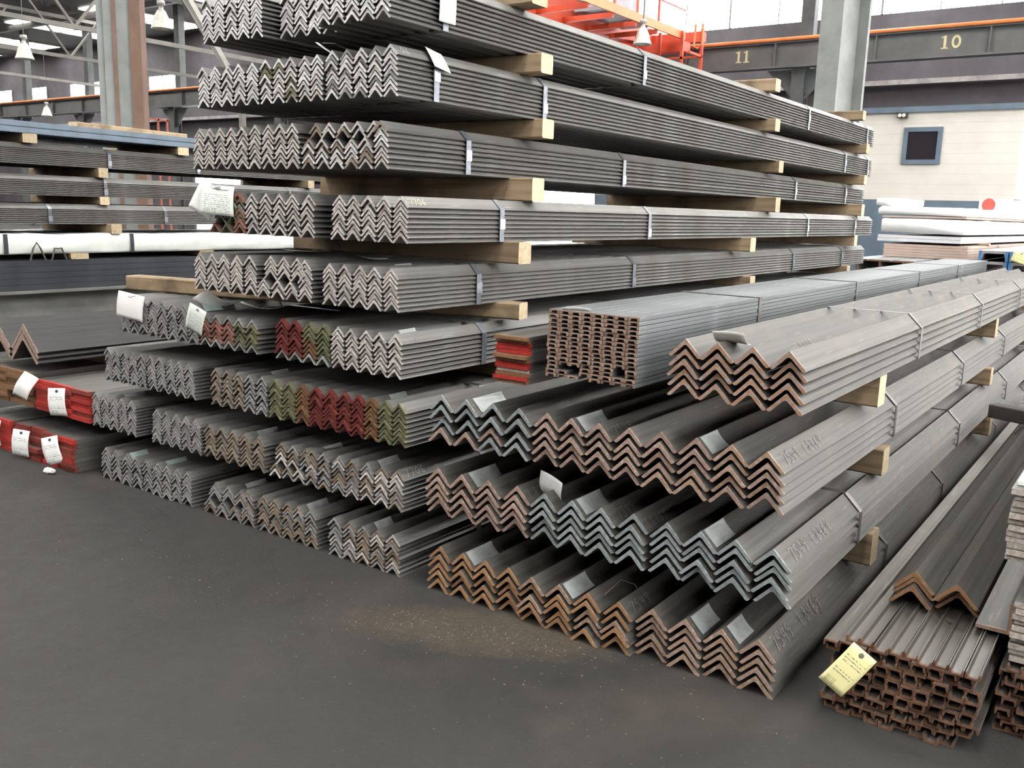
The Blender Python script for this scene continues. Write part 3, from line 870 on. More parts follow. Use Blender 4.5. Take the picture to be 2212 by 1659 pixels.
bundle('L8b', lab('dark grey', 'second from left', 8), -1.715, 5, 0.0810, Z[8], 9, HM, 'dull', group=G, straps=(0.53,))
bundle('L8c', lab('rusty brown', 'third from left', 8), -1.29, 5, 0.0885, Z[8], 7, HM - 0.01, cols((4, 'tan'), (1, 'tan')), loose=1.0, group=G, straps=(0.53,))
bundle('L8d', lab('bright uneven silver', 'fourth from left', 8), -0.816, 5, 0.0788, Z[8], 7, HM - 0.01, mixk(11, 'dull', 'pinkish', 'tan'), loose=1.0, dia=(2, 0, 2), group=G, straps=(0.53,))
bundle('L8e', lab('pinkish grey', 'rightmost', 8) + ' marked 7706', -0.414, 5, 0.0825, Z[8], 8, HM - 0.008, mixk(12, 'pinkish', 'dull', 'tan'), loose=0.6, group=G, straps=(0.53,))
bundle('L9a', lab('dark dull', 'leftmost', 9), -2.20, 4, 0.094, Z[9], 7, HM, 'dull', loose=0.8, group=G, straps=(0.53,))
bundle('L9z', lab('dark dull', 'second from left', 9), -1.815, 5, 0.0820, Z[9], 8, HM, 'dull', loose=0.6, group=G, straps=(0.53,))
bundle('L9b', lab('brown and grey gapped', 'third from left', 9), -1.309, 4, 0.0945, Z[9], 8, HM, mixk(13, 'dull', 'tan', 'dull'), loose=1.0, dia=(3, 0, 2), group=G, straps=(0.53,))
bundle('L9c', lab('rusty grey', 'fourth from left', 9), -0.905, 5, 0.080, Z[9], 8, HM, mixk(14, 'dull', 'tan', 'tan'), loose=0.8, group=G, straps=(0.53,))
bundle('L9d', lab('brownish silver', 'rightmost', 9), -0.437, 5, 0.0836, Z[9], 8, HM, mixk(15, 'dull', 'tan', 'pinkish'), loose=0.8, group=G, straps=(0.53,))

# large angles at the lower right
GB = 'large steel angle bundles of the low stack'
HB = 0.185
ZB = {1: 0.0, 2: 0.318, 3: 0.612, 4: 0.932}
def labB(ends, pos, layer):
    return 'large steel angles with %s ends, %s in %s layer of low stack' % (ends, pos, layer)
SB = (1.35, 2.85, 4.6, 6.0)
def big(key, label, x0, p, zl, kinds, y=0.0, rows=5, H=HB, straps=SB, loose=0.45, L=6.75):
    bundle(key, label, x0, 4, p, zl, rows, H, kinds, y=y, t=0.011, L=L, straps=straps, loose=loose, big=True, group=GB, jy=0.012, smat=M['strap_rust'])
big('B1a', labB('orange-rust', 'left', 'bottom'), 0.135, 0.112, ZB[1], 'rustorange', rows=5)
big('B1b', labB('brown rust', 'middle', 'bottom'), 0.587, 0.1165, ZB[1], mixk(21, 'rustorange', 'rustorange', 'rustbrown'), loose=1.0, y=-0.02)
big('B1c', labB('brownish grey', 'right', 'bottom'), 1.056, 0.1235, ZB[1], mixk(22, 'rustbrown', 'rustbrown', 'rustpink'), straps=(1.39, 2.58, 4.4, 6.0), y=0.02)
big('B2a', labB('pink rust', 'left', 'second'), 0.115, 0.1223, ZB[2], 'rustpink')
big('B2b', labB('blue-grey', 'middle', 'second'), 0.612, 0.1185, ZB[2], mixk(23, 'bluegrey', 'bluegrey', 'teal'))
big('B2c', labB('teal grey', 'right', 'second'), 1.092, 0.1222, ZB[2], mixk(24, 'bluegrey', 'teal', 'bluegrey'), straps=(0.75, 2.68, 4.4, 6.0), loose=0.9)
big('B3a', labB('slate grey gapped', 'left', 'third'), 0.134, 0.1180, ZB[3], mixk(25, 'bluegrey', 'bluegrey', 'bluegrey', 'rustpink'), rows=4, loose=1.0)
big('B3b', labB('pink rust', 'middle', 'third'), 0.612, 0.1092, ZB[3], 'rustpink')
big('B3c', labB('pink-brown rust', 'right', 'third'), 1.054, 0.1205, ZB[3], mixk(26, 'rustpink', 'rustpink', 'rustbrown'), straps=(1.35, 2.87, 4.4, 6.0), H=HB + 0.006)
big('B4', 'large steel angle bundle with orange and grey ends on top of the low stack', 1.122, 0.1128, ZB[4], 'mixrust', straps=(1.49, 3.01, 4.6, 6.0), loose=0.15)

# ------------------------------------------------------------------ writing, stickers, tags on the angles
chalk('L4c', '7706', 0.02, 0.046, 0.030, 'chalk_yellow')
chalk('L8e', '7706', 0.03, 0.046, 0.036, 'chalk')
chalk('L6e', '7706', 0.03, 0.046, 0.032, 'chalk_faint')
chalk('L9c', '7706', 0.05, 0.048, 0.034, 'chalk_faint', c=1)
chalk('L2c', '06', 0.03, 0.044, 0.030, 'chalk')
chalk('B1c', '7549', 0.05, 0.070, 0.050, 'chalk_faint')
chalk('B1c', 'L8469', 0.30, 0.070, 0.050, 'chalk_faint')
chalk('B1b', '7549', 0.05, 0.068, 0.042, 'chalk_faint')
chalk('B2c', '7549', 0.06, 0.070, 0.044, 'chalk_faint')
chalk('B2c', 'L8469', 0.26, 0.070, 0.044, 'chalk_faint')
chalk('B2b', '7549', 0.05, 0.068, 0.040, 'chalk_faint', c=2)
chalk('B2b', 'L8469', 0.04, 0.068, 0.036, 'chalk_faint', c=3)
chalk('B2a', 'L8469', 0.04, 0.068, 0.040, 'chalk_faint', c=3)
chalk('B3b', '7549', 0.04, 0.066, 0.040, 'chalk_faint', c=2)
chalk('B3c', '7549', 0.05, 0.068, 0.042, 'chalk_faint')
chalk('B3c', 'L8469', 0.24, 0.068, 0.042, 'chalk_faint')
chalk('B4', 'L8469', 0.30, 0.066, 0.040, 'chalk_faint', c=2)
for key, c, y, ln in (('B1a', 1, 0.02, 0.16), ('B1b', 1, 0.02, 0.15), ('B1c', 1, 0.02, 0.14), ('B1c', 2, 0.03, 0.12), ('B2a', 1, 0.03, 0.17), ('B2b', 1, 0.02, 0.16),
                      ('B2c', 1, 0.02, 0.15), ('B3a', 1, 0.03, 0.18), ('B3b', 1, 0.02, 0.17), ('B3c', 1, 0.03, 0.13)):
    sticker(key, c, y, ln)
for key, c, y, ln, mt in (('L9a', 2, 0.02, 0.1, 'sticker_green'), ('L9z', 1, 0.05, 0.12, 'sticker_green'), ('L9b', 2, 0.06, 0.12, 'sticker'), ('L9c', 3, 0.04, 0.12, 'sticker'),
                          ('L9d', 2, 0.06, 0.10, 'sticker'), ('L8e', 2, 0.06, 0.12, 'sticker'), ('L8d', 3, 0.05, 0.12, 'sticker'), ('L8c', 3, 0.06, 0.12, 'sticker'),
                          ('L8a', 2, 0.06, 0.12, 'sticker'), ('L6e', 3, 0.10, 0.10, 'sticker'), ('L6b', 3, 0.05, 0.10, 'sticker_green'), ('L7c', 3, 0.12, 0.10, 'sticker'),
                          ('L7e', 2, 0.10, 0.10, 'sticker'), ('L5c', 2, 0.2, 0.1, 'sticker')):
    sticker(key, c, y, ln, mat=mt)
R_ = {k: v['root'] for k, v in INFO.items()}
# tags hung over the sides of the two upper right bundles
sheet('paper_tag', R_['L1c'], (0.412, 0.30, 0.19), (0.0, 0.0, PI / 2), 0.10, 0.165, M['paper'], 0.02, 0.0)['label'] = 'blank white tag over the strap'
sheet('paper_tag', R_['L2c'], (0.362, 0.235, 0.196), (math.radians(-38), 0.15, PI / 2), 0.10, 0.10, M['paper'], 0.02, 0.0)['label'] = 'blank white tag over the strap'
# tags hung before the bar ends
sheet('paper_tag', R_['L4a'], (0.115, -0.03, 0.205), (0, 0.06, 0.3), 0.17, 0.13, M['sheet'], 0.06, 0.1, corner=0.1)['label'] = 'printed pale green sheet'
sheet('paper_tag', R_['L4a'], (0.06, -0.02, 0.205), (0, 0.5, 0.3), 0.12, 0.14, M['paper'], 0.04, 0.1)
sheet('paper_tag', R_['L6a'], (0.15, -0.03, 0.205), (0, 0.14, 0.25), 0.165, 0.13, M['paper'], 0.05, 0.02)['label'] = 'large blank white tag'
sheet('paper_tag', R_['L6c'], (0.07, -0.05, 0.185), (math.radians(10), 0.4, 0.25), 0.10, 0.13, M['sheet'], 0.05, 0.02)
def loose_tag(key, loc, rot, w, h, mat, bend, curl, label):
    r = R_[key].location
    o = sheet('paper_tag', None, (r.x + loc[0], r.y + loc[1], r.z + loc[2]), rot, w, h, mat, bend, curl)
    return tag(o, label, 'paper tag', 'loose paper tags on the stacks')
loose_tag('L6b', (0.30, 0.03, 0.235), (math.radians(62), -0.5, 0.3), 0.10, 0.21, M['paper'], 0.12, -0.1, 'white curled paper tag under the left end of fifth-layer angles')
loose_tag('B4', (0.185, 0.03, 0.215), (math.radians(70), 0.0, 0.1), 0.10, 0.10, M['paper'], 0.15, 0.1, 'crumpled white paper tag in a valley of the topmost large angles')
loose_tag('B2b', (0.055, 0.055, 0.235), (math.radians(40), 0.25, -0.15), 0.11, 0.11, M['paper'], 0.2, 0.3, 'curled white paper tag standing on the blue-grey large angles')
loose_tag('L2b', (0.33, 0.02, 0.222), (math.radians(76), 0.1, -1.0), 0.07, 0.18, M['sheet'], 0.12, 0.1, 'curled pale tag on the middle bundle under the top layer')
loose_tag('L2a', (0.46, 0.10, 0.195), (math.radians(84), 0.0, -1.1), 0.04, 0.16, M['sheet'], 0.08, 0.0, 'narrow pale tag between left and middle bundles under top layer')
loose_tag('L5b', (0.42, 0.30, 0.185), (math.radians(86), 0.0, -0.6), 0.10, 0.12, M['sheet'], 0.05, 0.0, 'pale tag lying on the diamond-gapped angle bundle')
loose_tag('L6b', (0.36, 0.22, 0.19), (math.radians(86), 0.0, -0.9), 0.05, 0.22, M['sheet'], 0.1, 0.0, 'long narrow pale tag behind the salmon and olive painted ends')
def wires(key, pts):
    MB().tube(pts, 0.0013, 5).obj('tie_wire', M['wire'], R_[key])
wires('L4a', [(0.08, -0.045, 0.195), (0.12, -0.055, 0.205), (0.16, -0.05, 0.20), (0.10, -0.05, 0.19), (0.2, -0.0, 0.18)])
wires('L6a', [(0.12, -0.035, 0.195), (0.15, -0.04, 0.185), (0.18, -0.035, 0.195), (0.16, 0.02, 0.19)])
wires('L2b', [(0.36, 0.02, 0.22), (0.42, 0.03, 0.215), (0.47, 0.06, 0.19)])
wires('B1b', [(0.33, 0.06, 0.17), (0.36, 0.12, 0.215), (0.40, 0.15, 0.20), (0.42, 0.16, 0.17)])

# ------------------------------------------------------------------ timbers between the layers
def timber(a, b, z0, z1, label, w=0.095, mats=None, group='wooden spacer timbers', name='spacer_timber'):
    a = Vector((a[0], a[1])); b = Vector((b[0], b[1]))
    L = (b - a).length
    h = z1 - z0
    bw = 0.006
    ang = math.atan2(b.y - a.y, b.x - a.x)
    pr = [(-w / 2 + bw, 0), (w / 2 - bw, 0), (w / 2, bw), (w / 2, h - bw), (w / 2 - bw, h), (-w / 2 + bw, h), (-w / 2, h - bw), (-w / 2, bw)]
    n = len(pr)
    vs = [(0, p[0], p[1]) for p in pr] + [(L, p[0], p[1]) for p in pr]
    fs = [tuple(reversed(range(n))), tuple(range(n, 2 * n))] + [(i, (i + 1) % n, n + (i + 1) % n, n + i) for i in range(n)]
    me = mesh_from(name, vs, fs, mats or [M['wood'], M['wood_end']], [1, 1] + [0] * n)
    o = mobj(name, me, None, (a.x, a.y, z0), (0, 0, ang))
    return tag(o, label, 'timber', group)
POSW = ('nearest the bar ends', 'midway along', 'at the far end')
HT = {1: HM + 0.01, 2: HM + 0.01, 3: HM + 0.006, 4: HM, 5: HM, 6: HM + 0.012, 7: HM, 8: HM + 0.012, 9: HM}
ends_x = {1: (0.035, 0.02, 0.02), 2: (0.0, -0.02, 0.0), 3: (0.03, 0.05, 0.03), 4: (0.10, 0.08, 0.02), 5: (0.06, 0.02, 0.02), 6: (0.0, 0.0, 0.0), 7: (0.0, 0.0, 0.0), 8: (0.0, 0.0, 0.0)}
ypos = {1: (0.88, 3.85, 6.2), 2: (0.96, 4.1, 6.3), 3: (0.85, 3.9, 6.2), 4: (0.66, 3.4, 6.1), 5: (0.70, 3.6, 5.95), 6: (0.8, 3.6, 6.0), 7: (0.85, 3.6, 6.0), 8: (0.85, 3.6, 6.0)}
for k in range(1, 9):
    x_left = -1.36 if k <= 4 else -2.0 if k == 6 else -2.25
    for i in range(3):
        z0, z1 = Z[k + 1] + HT[k + 1], Z[k]
        lb = 'wooden spacer timber under the tall stack\'s %s layer, %s' % (ORD[k], POSW[i])
        yl = ypos[k][i]
        if k == 5 and i == 0:
            timber((-2.17, 0.22), (0.06, 0.72), z0, z1, 'long skewed spacer timber poking out left under the tall stack\'s fifth layer', w=0.10)
            continue
        xl = -2.1 if k >= 6 else (-1.33 if k < 5 else -1.40)
        timber((xl, yl), (ends_x[k][i], yl), z0, z1, lb)
ztop = Z[1] + HM + 0.01
timber((-1.25, 0.80), (0.04, 0.80), ztop, ztop + 0.095, 'loose timber lying on top of the tall stack, nearest the bar ends', w=0.12)
timber((-0.5, 3.85), (0.0, 3.85), ztop, ztop + 0.085, 'loose timber lying on top of the tall stack, midway along')
timber((-0.5, 5.95), (0.03, 5.95), ztop, ztop + 0.08, 'loose timber lying on top of the tall stack, at the far end')
# low stack
for k, wd in ((2, 'second'), (3, 'third'), (4, 'top')):
    zt0 = ZB[k - 1] + (HB + 0.006 if k == 4 else HB)
    for i, yl in enumerate(((0.95, 3.75, 6.2), (1.12, 3.75, 6.2), (0.98, 3.78, 6.2))[k - 2]):
        timber((0.12 if k < 4 else 0.64, yl), ((1.60, 1.57, 1.56)[k - 2], yl), zt0, ZB[k], 'wooden spacer timber under the low stack\'s %s layer, %s' % (wd, POSW[i]), w=0.10)

# ------------------------------------------------------------------ small channels and flats on the low stack
def channel_bundle(label, x0, n, px, z0, rows, pz, y, L, mat, straps=(), jit=0.0, flips=False, jy=0.004, seed=1, skip=()):
    root = thing('channel_bundle', label, 'steel bundle', (x0, y, z0))
    rnd = random.Random(seed)
    for r in range(rows):
        sh = rnd.uniform(-1, 1) * jit * px
        for c in range(n):
            if (c, r) in skip:
                continue
            fl = flips and (r % 2 == 0)
            me = channel_mesh(px * 0.96, pz * (0.88 if not flips else 0.97), pz * 0.2 if flips else px * 0.17, L, mat, fl, None if flips else pz * 0.32)
            o = bpy.data.objects.new('channel_bar', me)
            o.location = ((c + 0.5) * px + sh + rnd.uniform(-1, 1) * jit * 0.1 * px, rnd.uniform(-jy, jy), (r + 0.5) * pz + rnd.uniform(-1, 1) * jit * 0.12 * pz)
            o.rotation_euler = (0, rnd.uniform(-1, 1) * jit * 0.12, 0)
            link(o, root)
    W, H = n * px, rows * pz
    for s in straps:
        band(root, [(0, 0.0), (W, 0.0), (W, H), (0, H)], s - y, mat=M['strap_rust'])
    return root
cb = channel_bundle('bundle of small sky-tinted grey channels with brown rusty ends on the low stack', 0.662, 8, 0.0440, 0.932, 16, 0.0148, 0.0, 6.85, M['channel'], (1.08, 2.54, 4.08, 5.45), jit=0.08, seed=4,
                    skip=((1, 2), (2, 2), (6, 3), (2, 1), (3, 0), (6, 2)))
sheet('paper_tag', cb, (0.10, 0.02, 0.245), (math.radians(84), 0.0, 0.3), 0.10, 0.14, M['paper'], 0.2, 0.0)
def flat_bundle(label, x0, widths, z0, rows, th, y, L, mats, jy=0.015, jx=0.004, seed=1, straps=(), cat='steel bundle', group=None, name='flat_bar_bundle'):
    root = thing(name, label, cat, (x0, y, z0), 0, group)
    rnd = random.Random(seed)
    x = 0
    for ci, w in enumerate(widths):
        for r in range(rows):
            m = mats[rnd.randrange(len(mats))]
            o = bpy.data.objects.new('flat_bar', flat_mesh(w * 0.985, th * 0.95, L, m))
            o.location = (x + w / 2 + rnd.uniform(-jx, jx), rnd.uniform(-jy, jy), r * th)
            link(o, root)
        x += w
    for s in straps:
        band(root, [(0, 0), (x, 0), (x, rows * th), (0, rows * th)], s - y, mat=M['strap_rust'])
    return root
flat_bundle('narrow stack of red-ended flat bars between angles and small channels', 0.437, [0.145], 0.886, 13, 0.0132, 0.0, 6.0, [M['red_flat'], M['brown_flat'], M['red_flat'], M['brown_flat'], M['grey_flat']], 0.02, 0.006, 21)
for i, yl in enumerate((0.98, 3.78)):
    timber((0.40, yl), (0.62, yl), ZB[3] + HB + 0.004, 0.886, 'short timber under the narrow red-ended flat bars, ' + POSW[i], w=0.10)

# ------------------------------------------------------------------ red-ended flat bars at the left
GR = 'red-ended flat bar bundles at the left'
d5 = flat_bundle('dark red-ended flat bar bundle, rightmost on the floor at left', -2.70, [0.16, 0.16], 0.0, 7, 0.0265, -0.06, 6.4, [M['darkred_flat'], M['darkred_flat'], M['red_flat']], 0.012, 0.004, 5, group=GR)
d4 = flat_bundle('dark red-ended flat bar bundle, middle on the floor at left', -3.01, [0.15, 0.15], 0.0, 7, 0.0265, -0.06, 6.4, [M['darkred_flat']], 0.03, 0.006, 6, group=GR)
d3 = flat_bundle('bright red-ended flat bar bundle, leftmost on the floor', -3.45, [0.2, 0.2], 0.0, 7, 0.0268, -0.06, 6.4, [M['red_flat']], 0.008, 0.003, 7, group=GR)
d2 = flat_bundle('bright red-ended flat bar bundle lying on timbers at left', -2.85, [0.19, 0.19, 0.19], 0.287, 7, 0.025, 0.0, 6.4, [M['red_flat'], M['red_flat'], M['darkred_flat']], 0.015, 0.004, 8, group=GR)
d1 = flat_bundle('brown-ended flat bar bundle at the left edge on timbers', -3.42, [0.27, 0.27], 0.287, 8, 0.0255, 0.0, 6.4, [M['brown_flat']], 0.02, 0.005, 9, group=GR)
for i, yl in enumerate((0.9, 3.4, 5.8)):
    timber((-3.46, yl), (-2.28, yl), 0.188, 0.287, 'wooden timber between the red-ended flat bar layers, ' + POSW[i], w=0.10)
for root, x, z, rr, w in ((d2, 0.30, 0.165, -0.05, 0.105), (d3, 0.27, 0.185, 0.05, 0.105), (d4, 0.16, 0.175, 0.08, 0.105), (d5, 0.15, 0.185, -0.25, 0.105)):
    sheet('paper_tag', root, (x, -0.035, z), (-0.05, rr, 0.45), w, 0.155, M['tag'], 0.08, -0.02)['label'] = 'white printed tag with bar code'
sheet('paper_tag', d2, (0.03, -0.03, 0.205), (0, 0.5, 0.6), 0.09, 0.15, M['paper'], 0.2, 0.1)['label'] = 'torn white tag'

# crumpled paper on the floor
bm = bmesh.new()
bmesh.ops.create_icosphere(bm, subdivisions=3, radius=0.022)
rr = random.Random(3)
for v in bm.verts:
    v.co *= rr.uniform(0.7, 1.15)
    v.co.z *= 0.75
bmesh.ops.translate(bm, verts=bm.verts, vec=(0, 0, 0.013))
b2 = bmesh.new(); bmesh.ops.create_icosphere(b2, subdivisions=2, radius=0.016)
for v in b2.verts:
    v.co *= rr.uniform(0.7, 1.2); v.co += Vector((0.026, 0.01, 0.012))
tm = bpy.data.meshes.new('tmp'); b2.to_mesh(tm); bm.from_mesh(tm); b2.free()
me = bpy.data.meshes.new('paper_scrap'); bm.to_mesh(me); bm.free()
me.materials.append(M['paper'])
tag(mobj('paper_scrap', me, None, (-2.48, -0.15, 0.004)), 'small crumpled white paper scrap on the floor before the red-ended bars', 'paper')

# ------------------------------------------------------------------ left rear stack
bundle('ANG', 'very large dark angle bundle at the left edge above the brown-ended flats', -3.42, 2, 0.31, 0.555, 3, 0.215, 'darkpink', t=0.018, L=6.0, loose=0.2, big=True)
timber((-3.46, 0.5), (-2.75, 0.5), 0.491, 0.555, 'thin timber under the very large angles at left, nearest the ends')
timber((-3.46, 4.5), (-2.75, 4.5), 0.491, 0.555, 'thin timber under the very large angles at left, far end')
XS = -5.3
def left_root(name, label, z, rz, cat='steel bundle'):
    return thing(name, label, cat, (XS, 0.9, z), rz)
def left_angles(label, z, H, rows, rz, straps, key):
    root = left_root('angle_bundle', label, z, rz)
    p = 0.088; n = 12; leg = p / (2 * S2) * 0.985; hgt = leg * S2; dz = (H - hgt) / (rows - 1)
    rnd = random.Random(key)
    for c in range(n):
        for r in range(rows):
            o = bpy.data.objects.new('angle_bar', angle_mesh(leg, 0.0085, 6.2, 'dull'))
            o.location = (-(n - c - 0.5) * p, -1.0 + rnd.uniform(-0.005, 0.005), hgt + r * dz)
            link(o, root)
    hull = [(-n * p, 0), (0, 0), (0, H - hgt), (-0.5 * p, H), (-(n - 0.5) * p, H), (-n * p, H - hgt)]
    for s in straps:
        band(root, hull, s, clip=(0.003, H * 0.25))
    return root
RZ = math.radians(5.5)
left_angles('grey angle bundle, top one of the left rear stack', 1.755, 0.165, 9, RZ, (1.2, 2.2), 'q1')
left_angles('grey angle bundle, second from top of the left rear stack', 1.505, 0.165, 9, RZ * 0.8, (1.13, 3.4), 'q2')
left_angles('grey angle bundle, third from top of the left rear stack', 1.27, 0.165, 9, RZ * 0.5, (0.58, 1.72), 'q3')
for i, (z0, z1) in enumerate(((1.67, 1.755), (1.435, 1.505))):
    for j, yl in enumerate((2.0, 4.6)):
        timber((XS - 1.15 - yl * 0.05, yl), (XS - (yl - 0.9) * 0.075 + 0.02, yl), z0, z1, 'wooden timber under the left rear stack\'s %s angle bundle, %s' % (('top', 'second')[i], ('near', 'far')[j]), w=0.09)
for j, yl in enumerate((2.05, 4.6)):
    timber((XS - 1.15, yl), (XS + 0.02, yl), 1.185, 1.27, 'wooden timber on the white-wrapped bundle of the left rear stack, ' + ('near', 'far')[j], w=0.10)
# two blue-grey beams on top
for j, (z, nm) in enumerate(((1.995, 'lower'), (2.045, 'upper'))):
    t = left_root('blue_steel_bar', nm + ' blue-grey steel bar on top of the left rear stack', z, RZ)
    MB().box(-1.0, 0.02 - 0.01 * j, -1.2, 5.2, 0, 0.046).obj('bar_body', M['blue_steel'], t)
    MB().box(0.02 - 0.01 * j, 0.026 - 0.01 * j, -1.2, 5.2, 0.004, 0.04).obj('bar_edge', M['blue_steel'], t)
for j, yl in enumerate((1.35, 2.9, 4.9)):
    timber((XS - 1.1 - yl * 0.09, yl), (XS + 0.02 - (yl - 0.9) * 0.096, yl), 1.921, 1.995, 'timber under the blue-grey bars on the left rear stack, ' + ('nearest', 'middle', 'farthest')[j], w=0.12)
timber((XS - 0.25, 1.85), (XS - 0.45, 3.1), 2.092, 2.14, 'loose timber lying on the blue-grey bars of the left rear stack', w=0.11)
# white wrapped bundle
def wrapped(label, loc, w, L, h, rz=0.0, seed=1, n=60, straps=(), mat=None):
    t = thing('wrapped_bundle', label, 'wrapped bundle', loc, rz)
    rnd = random.Random(seed)
    prof = [(-w, 0.01), (-0.01, 0.0), (0.0, 0.02), (0.003, h * 0.35), (0.004, h * 0.7), (-0.004, h - 0.01), (-0.03, h), (-w * 0.5, h), (-w + 0.02, h), (-w, h - 0.02)]
    m = len(prof); vs = []; fs = []
    ph = [rnd.uniform(0, 6) for _ in range(m)]
    for i in range(n + 1):
        yy = L * i / n
        for k, (x, z) in enumerate(prof):
            d = 0.006 * math.sin(yy * 7 + ph[k]) + rnd.uniform(-0.005, 0.005)
            vs.append((x + d, yy, max(0.0, z + (0.7 * d if 1 < k else 0))))
    for i in range(n):
        for k in range(m):
            a = i * m + k; b = i * m + (k + 1) % m
            fs.append((a, b, b + m, a + m))
    fs += [tuple(range(m)), tuple(reversed(range(n * m, n * m + m)))]
    mobj('plastic_wrap', mesh_from('plastic_wrap', vs, fs, [mat or M['wrap']], smooth=True), t)
    for s in straps:
        band(t, [(-w, 0.0), (0.008, 0.0), (0.01, h * 0.5), (0.006, h), (-w, h + 0.004)], s, w=0.035, mat=M['dark_steel'])
    return t
wrapped('long white plastic-wrapped bundle in the left rear stack', (XS, -0.3, 1.02), 1.1, 5.6, 0.165, 0.0, 2, straps=(2.5, 1.38))
for j, yl in enumerate((1.7, 3.0, 4.4)):
    timber((XS - 1.1, yl), (XS + 0.01, yl), 0.97, 1.02, 'flat wooden batten under the white-wrapped bundle, ' + ('nearest', 'middle', 'farthest')[j], w=0.16)
# lifting hooks of wire on the dark bundle
for j, yl in enumerate((1.32, 1.5)):
    tag(MB().tube([(XS + 0.03, yl - 0.06, 0.97), (XS + 0.03, yl - 0.03, 1.07), (XS + 0.03, yl, 1.115 - 0.05 * j), (XS + 0.03, yl + 0.03, 1.07), (XS + 0.03, yl + 0.07, 0.97)], 0.008, 6).obj('wire_hook', M['wire']),
        'bent wire hook before the white-wrapped bundle, ' + ('taller one', 'shorter one')[j], 'hook')
t = left_root('channel_bundle', 'dark channel bundle under the white-wrapped bundle at left', 0.72, 0.0)
for r in range(5):
    for c in range(7):
        o = bpy.data.objects.new('channel_bar', channel_mesh(0.16, 0.048, 0.009, 5.8, M['dark_steel'], True))
        o.location = (-0.085 - c * 0.165, -1.2, 0.025 + r * 0.05)
        link(o, t)
# wide-flange beams below
def w_beam(label, x, y, z, w, h, L, mat, name='steel_beam'):
    t = thing(name, label, 'steel beam', (x, y, z))
    MB().box(-w, 0, 0, L, 0, 0.018).obj('lower_flange', mat, t)
    MB().box(-w, 0, 0, L, h - 0.018, h).obj('upper_flange', mat, t)
    MB().box(-w / 2 - 0.008, -w / 2 + 0.008, 0, L, 0.018, h - 0.018).obj('web', mat, t)
    return t
w_beam('grey wide-flange beam, upper one in the left rear stack', XS + 0.08, -0.4, 0.47, 0.26, 0.25, 6.0, M['beam_steel'])
w_beam('grey wide-flange beam, lower one in the left rear stack', XS + 0.25, -0.4, 0.2, 0.30, 0.27, 6.0, M['beam_steel'])
w_beam('grey wide-flange beam behind the lower one of the left rear stack', XS - 0.08, -0.4, 0.2, 0.30, 0.27, 6.0, M['beam_steel'])
w_beam('grey wide-flange beam behind the upper one of the left rear stack', XS - 0.2, -0.4, 0.47, 0.26, 0.25, 6.0, M['beam_steel'])
for j, yl in enumerate((0.6, 4.5)):
    timber((XS - 0.5, yl), (XS + 0.27, yl), 0.0, 0.2, 'thick floor timber under the wide-flange beams, ' + ('near', 'far')[j], w=0.2)

# ------------------------------------------------------------------ right foreground on the floor
rc = channel_bundle('floor bundle of rusty orange channels with a yellow tag', 1.69, 10, 0.042, 0.0, 13, 0.0192, 0.08, 6.0, M['rust_channel'], (), jit=0.45, flips=True, jy=0.02, seed=12, skip=((0, 12), (0, 9), (9, 0), (9, 1), (1, 10)))
sheet('paper_tag', rc, (0.115, -0.035, 0.235), (-0.12, 0.62, 0.25), 0.085, 0.155, M['yellow_tag'], 0.03, 0.0)['label'] = 'yellow printed tag'
bundle('RA', 'short pile of orange-rusted large angles on the rusty channels', 1.775, 2, 0.134, 0.256, 3, 0.106, 'rustorange', y=0.47, t=0.011, L=5.5, loose=0.9, big=True, jy=0.03)
t = tag(MB().add([(0, 0, 0), (0.1, 0, 0), (0.1, 0, 0.1), (0.088, 0, 0.1), (0.088, 0, 0.012), (0, 0, 0.012)] + [(0, 5.5, 0), (0.1, 5.5, 0), (0.1, 5.5, 0.1), (0.088, 5.5, 0.1), (0.088, 5.5, 0.012), (0, 5.5, 0.012)],
         [(0, 1, 2, 3, 4, 5), (11, 10, 9, 8, 7, 6)] + [(i, (i + 1) % 6, 6 + (i + 1) % 6, 6 + i) for i in range(6)]).obj('single_angle_bar', end_mat('B_rustbrown'), None, (2.044, 0.40, 0.256), (0, 0, 0)),
        'single grey angle lying open side up beside the orange-rusted angles', 'steel bar')
flat_bundle('pale flat bar bundle with dusty ends at the right edge', 2.105, [0.14, 0.16, 0.16, 0.16, 0.16], 0.52, 12, 0.0185, 0.32, 5.5, [M['grey_flat']], 0.01, 0.006, 31)  # extra columns out of view added to block low light from the right
lowr = flat_bundle('grey flat bar bundle below the pale one at the right edge', 2.15, [0.13, 0.16, 0.16, 0.16, 0.16], 0.222, 10, 0.0185, 0.30, 5.5, [M['grey_flat']], 0.012, 0.006, 32)  # widened out of view as well, against the low side light
channel_bundle('rusty red channel bundle on the floor at the right edge', 2.15, 18, 0.042, 0.0, 11, 0.0195, 0.27, 5.5, M['rust_channel'], (), jit=0.4, flips=True, jy=0.02, seed=14)  # also widened out of view to shade the low stack
for i, yl in enumerate((1.3, 4.5)):
    timber((2.13, yl), (2.9, yl), 0.407, 0.52, 'short timber between the flat bar bundles at right edge, ' + ('near', 'far')[i], w=0.10)
tag(MB().box(0, 0.76, 0, 5.0, 0, 0.012).obj('plastic_sheet', M['wrap'], None, (2.11, 0.36, 0.7425)), 'white plastic sheet on the pale flat bars at right edge', 'plastic sheet')
timber((1.64, 3.42), (2.06, 3.25), 0.364, 0.445, 'dark weathered timber across the rusty bars at right', w=0.09, mats=[M['wood_dark'], M['wood_dark']])

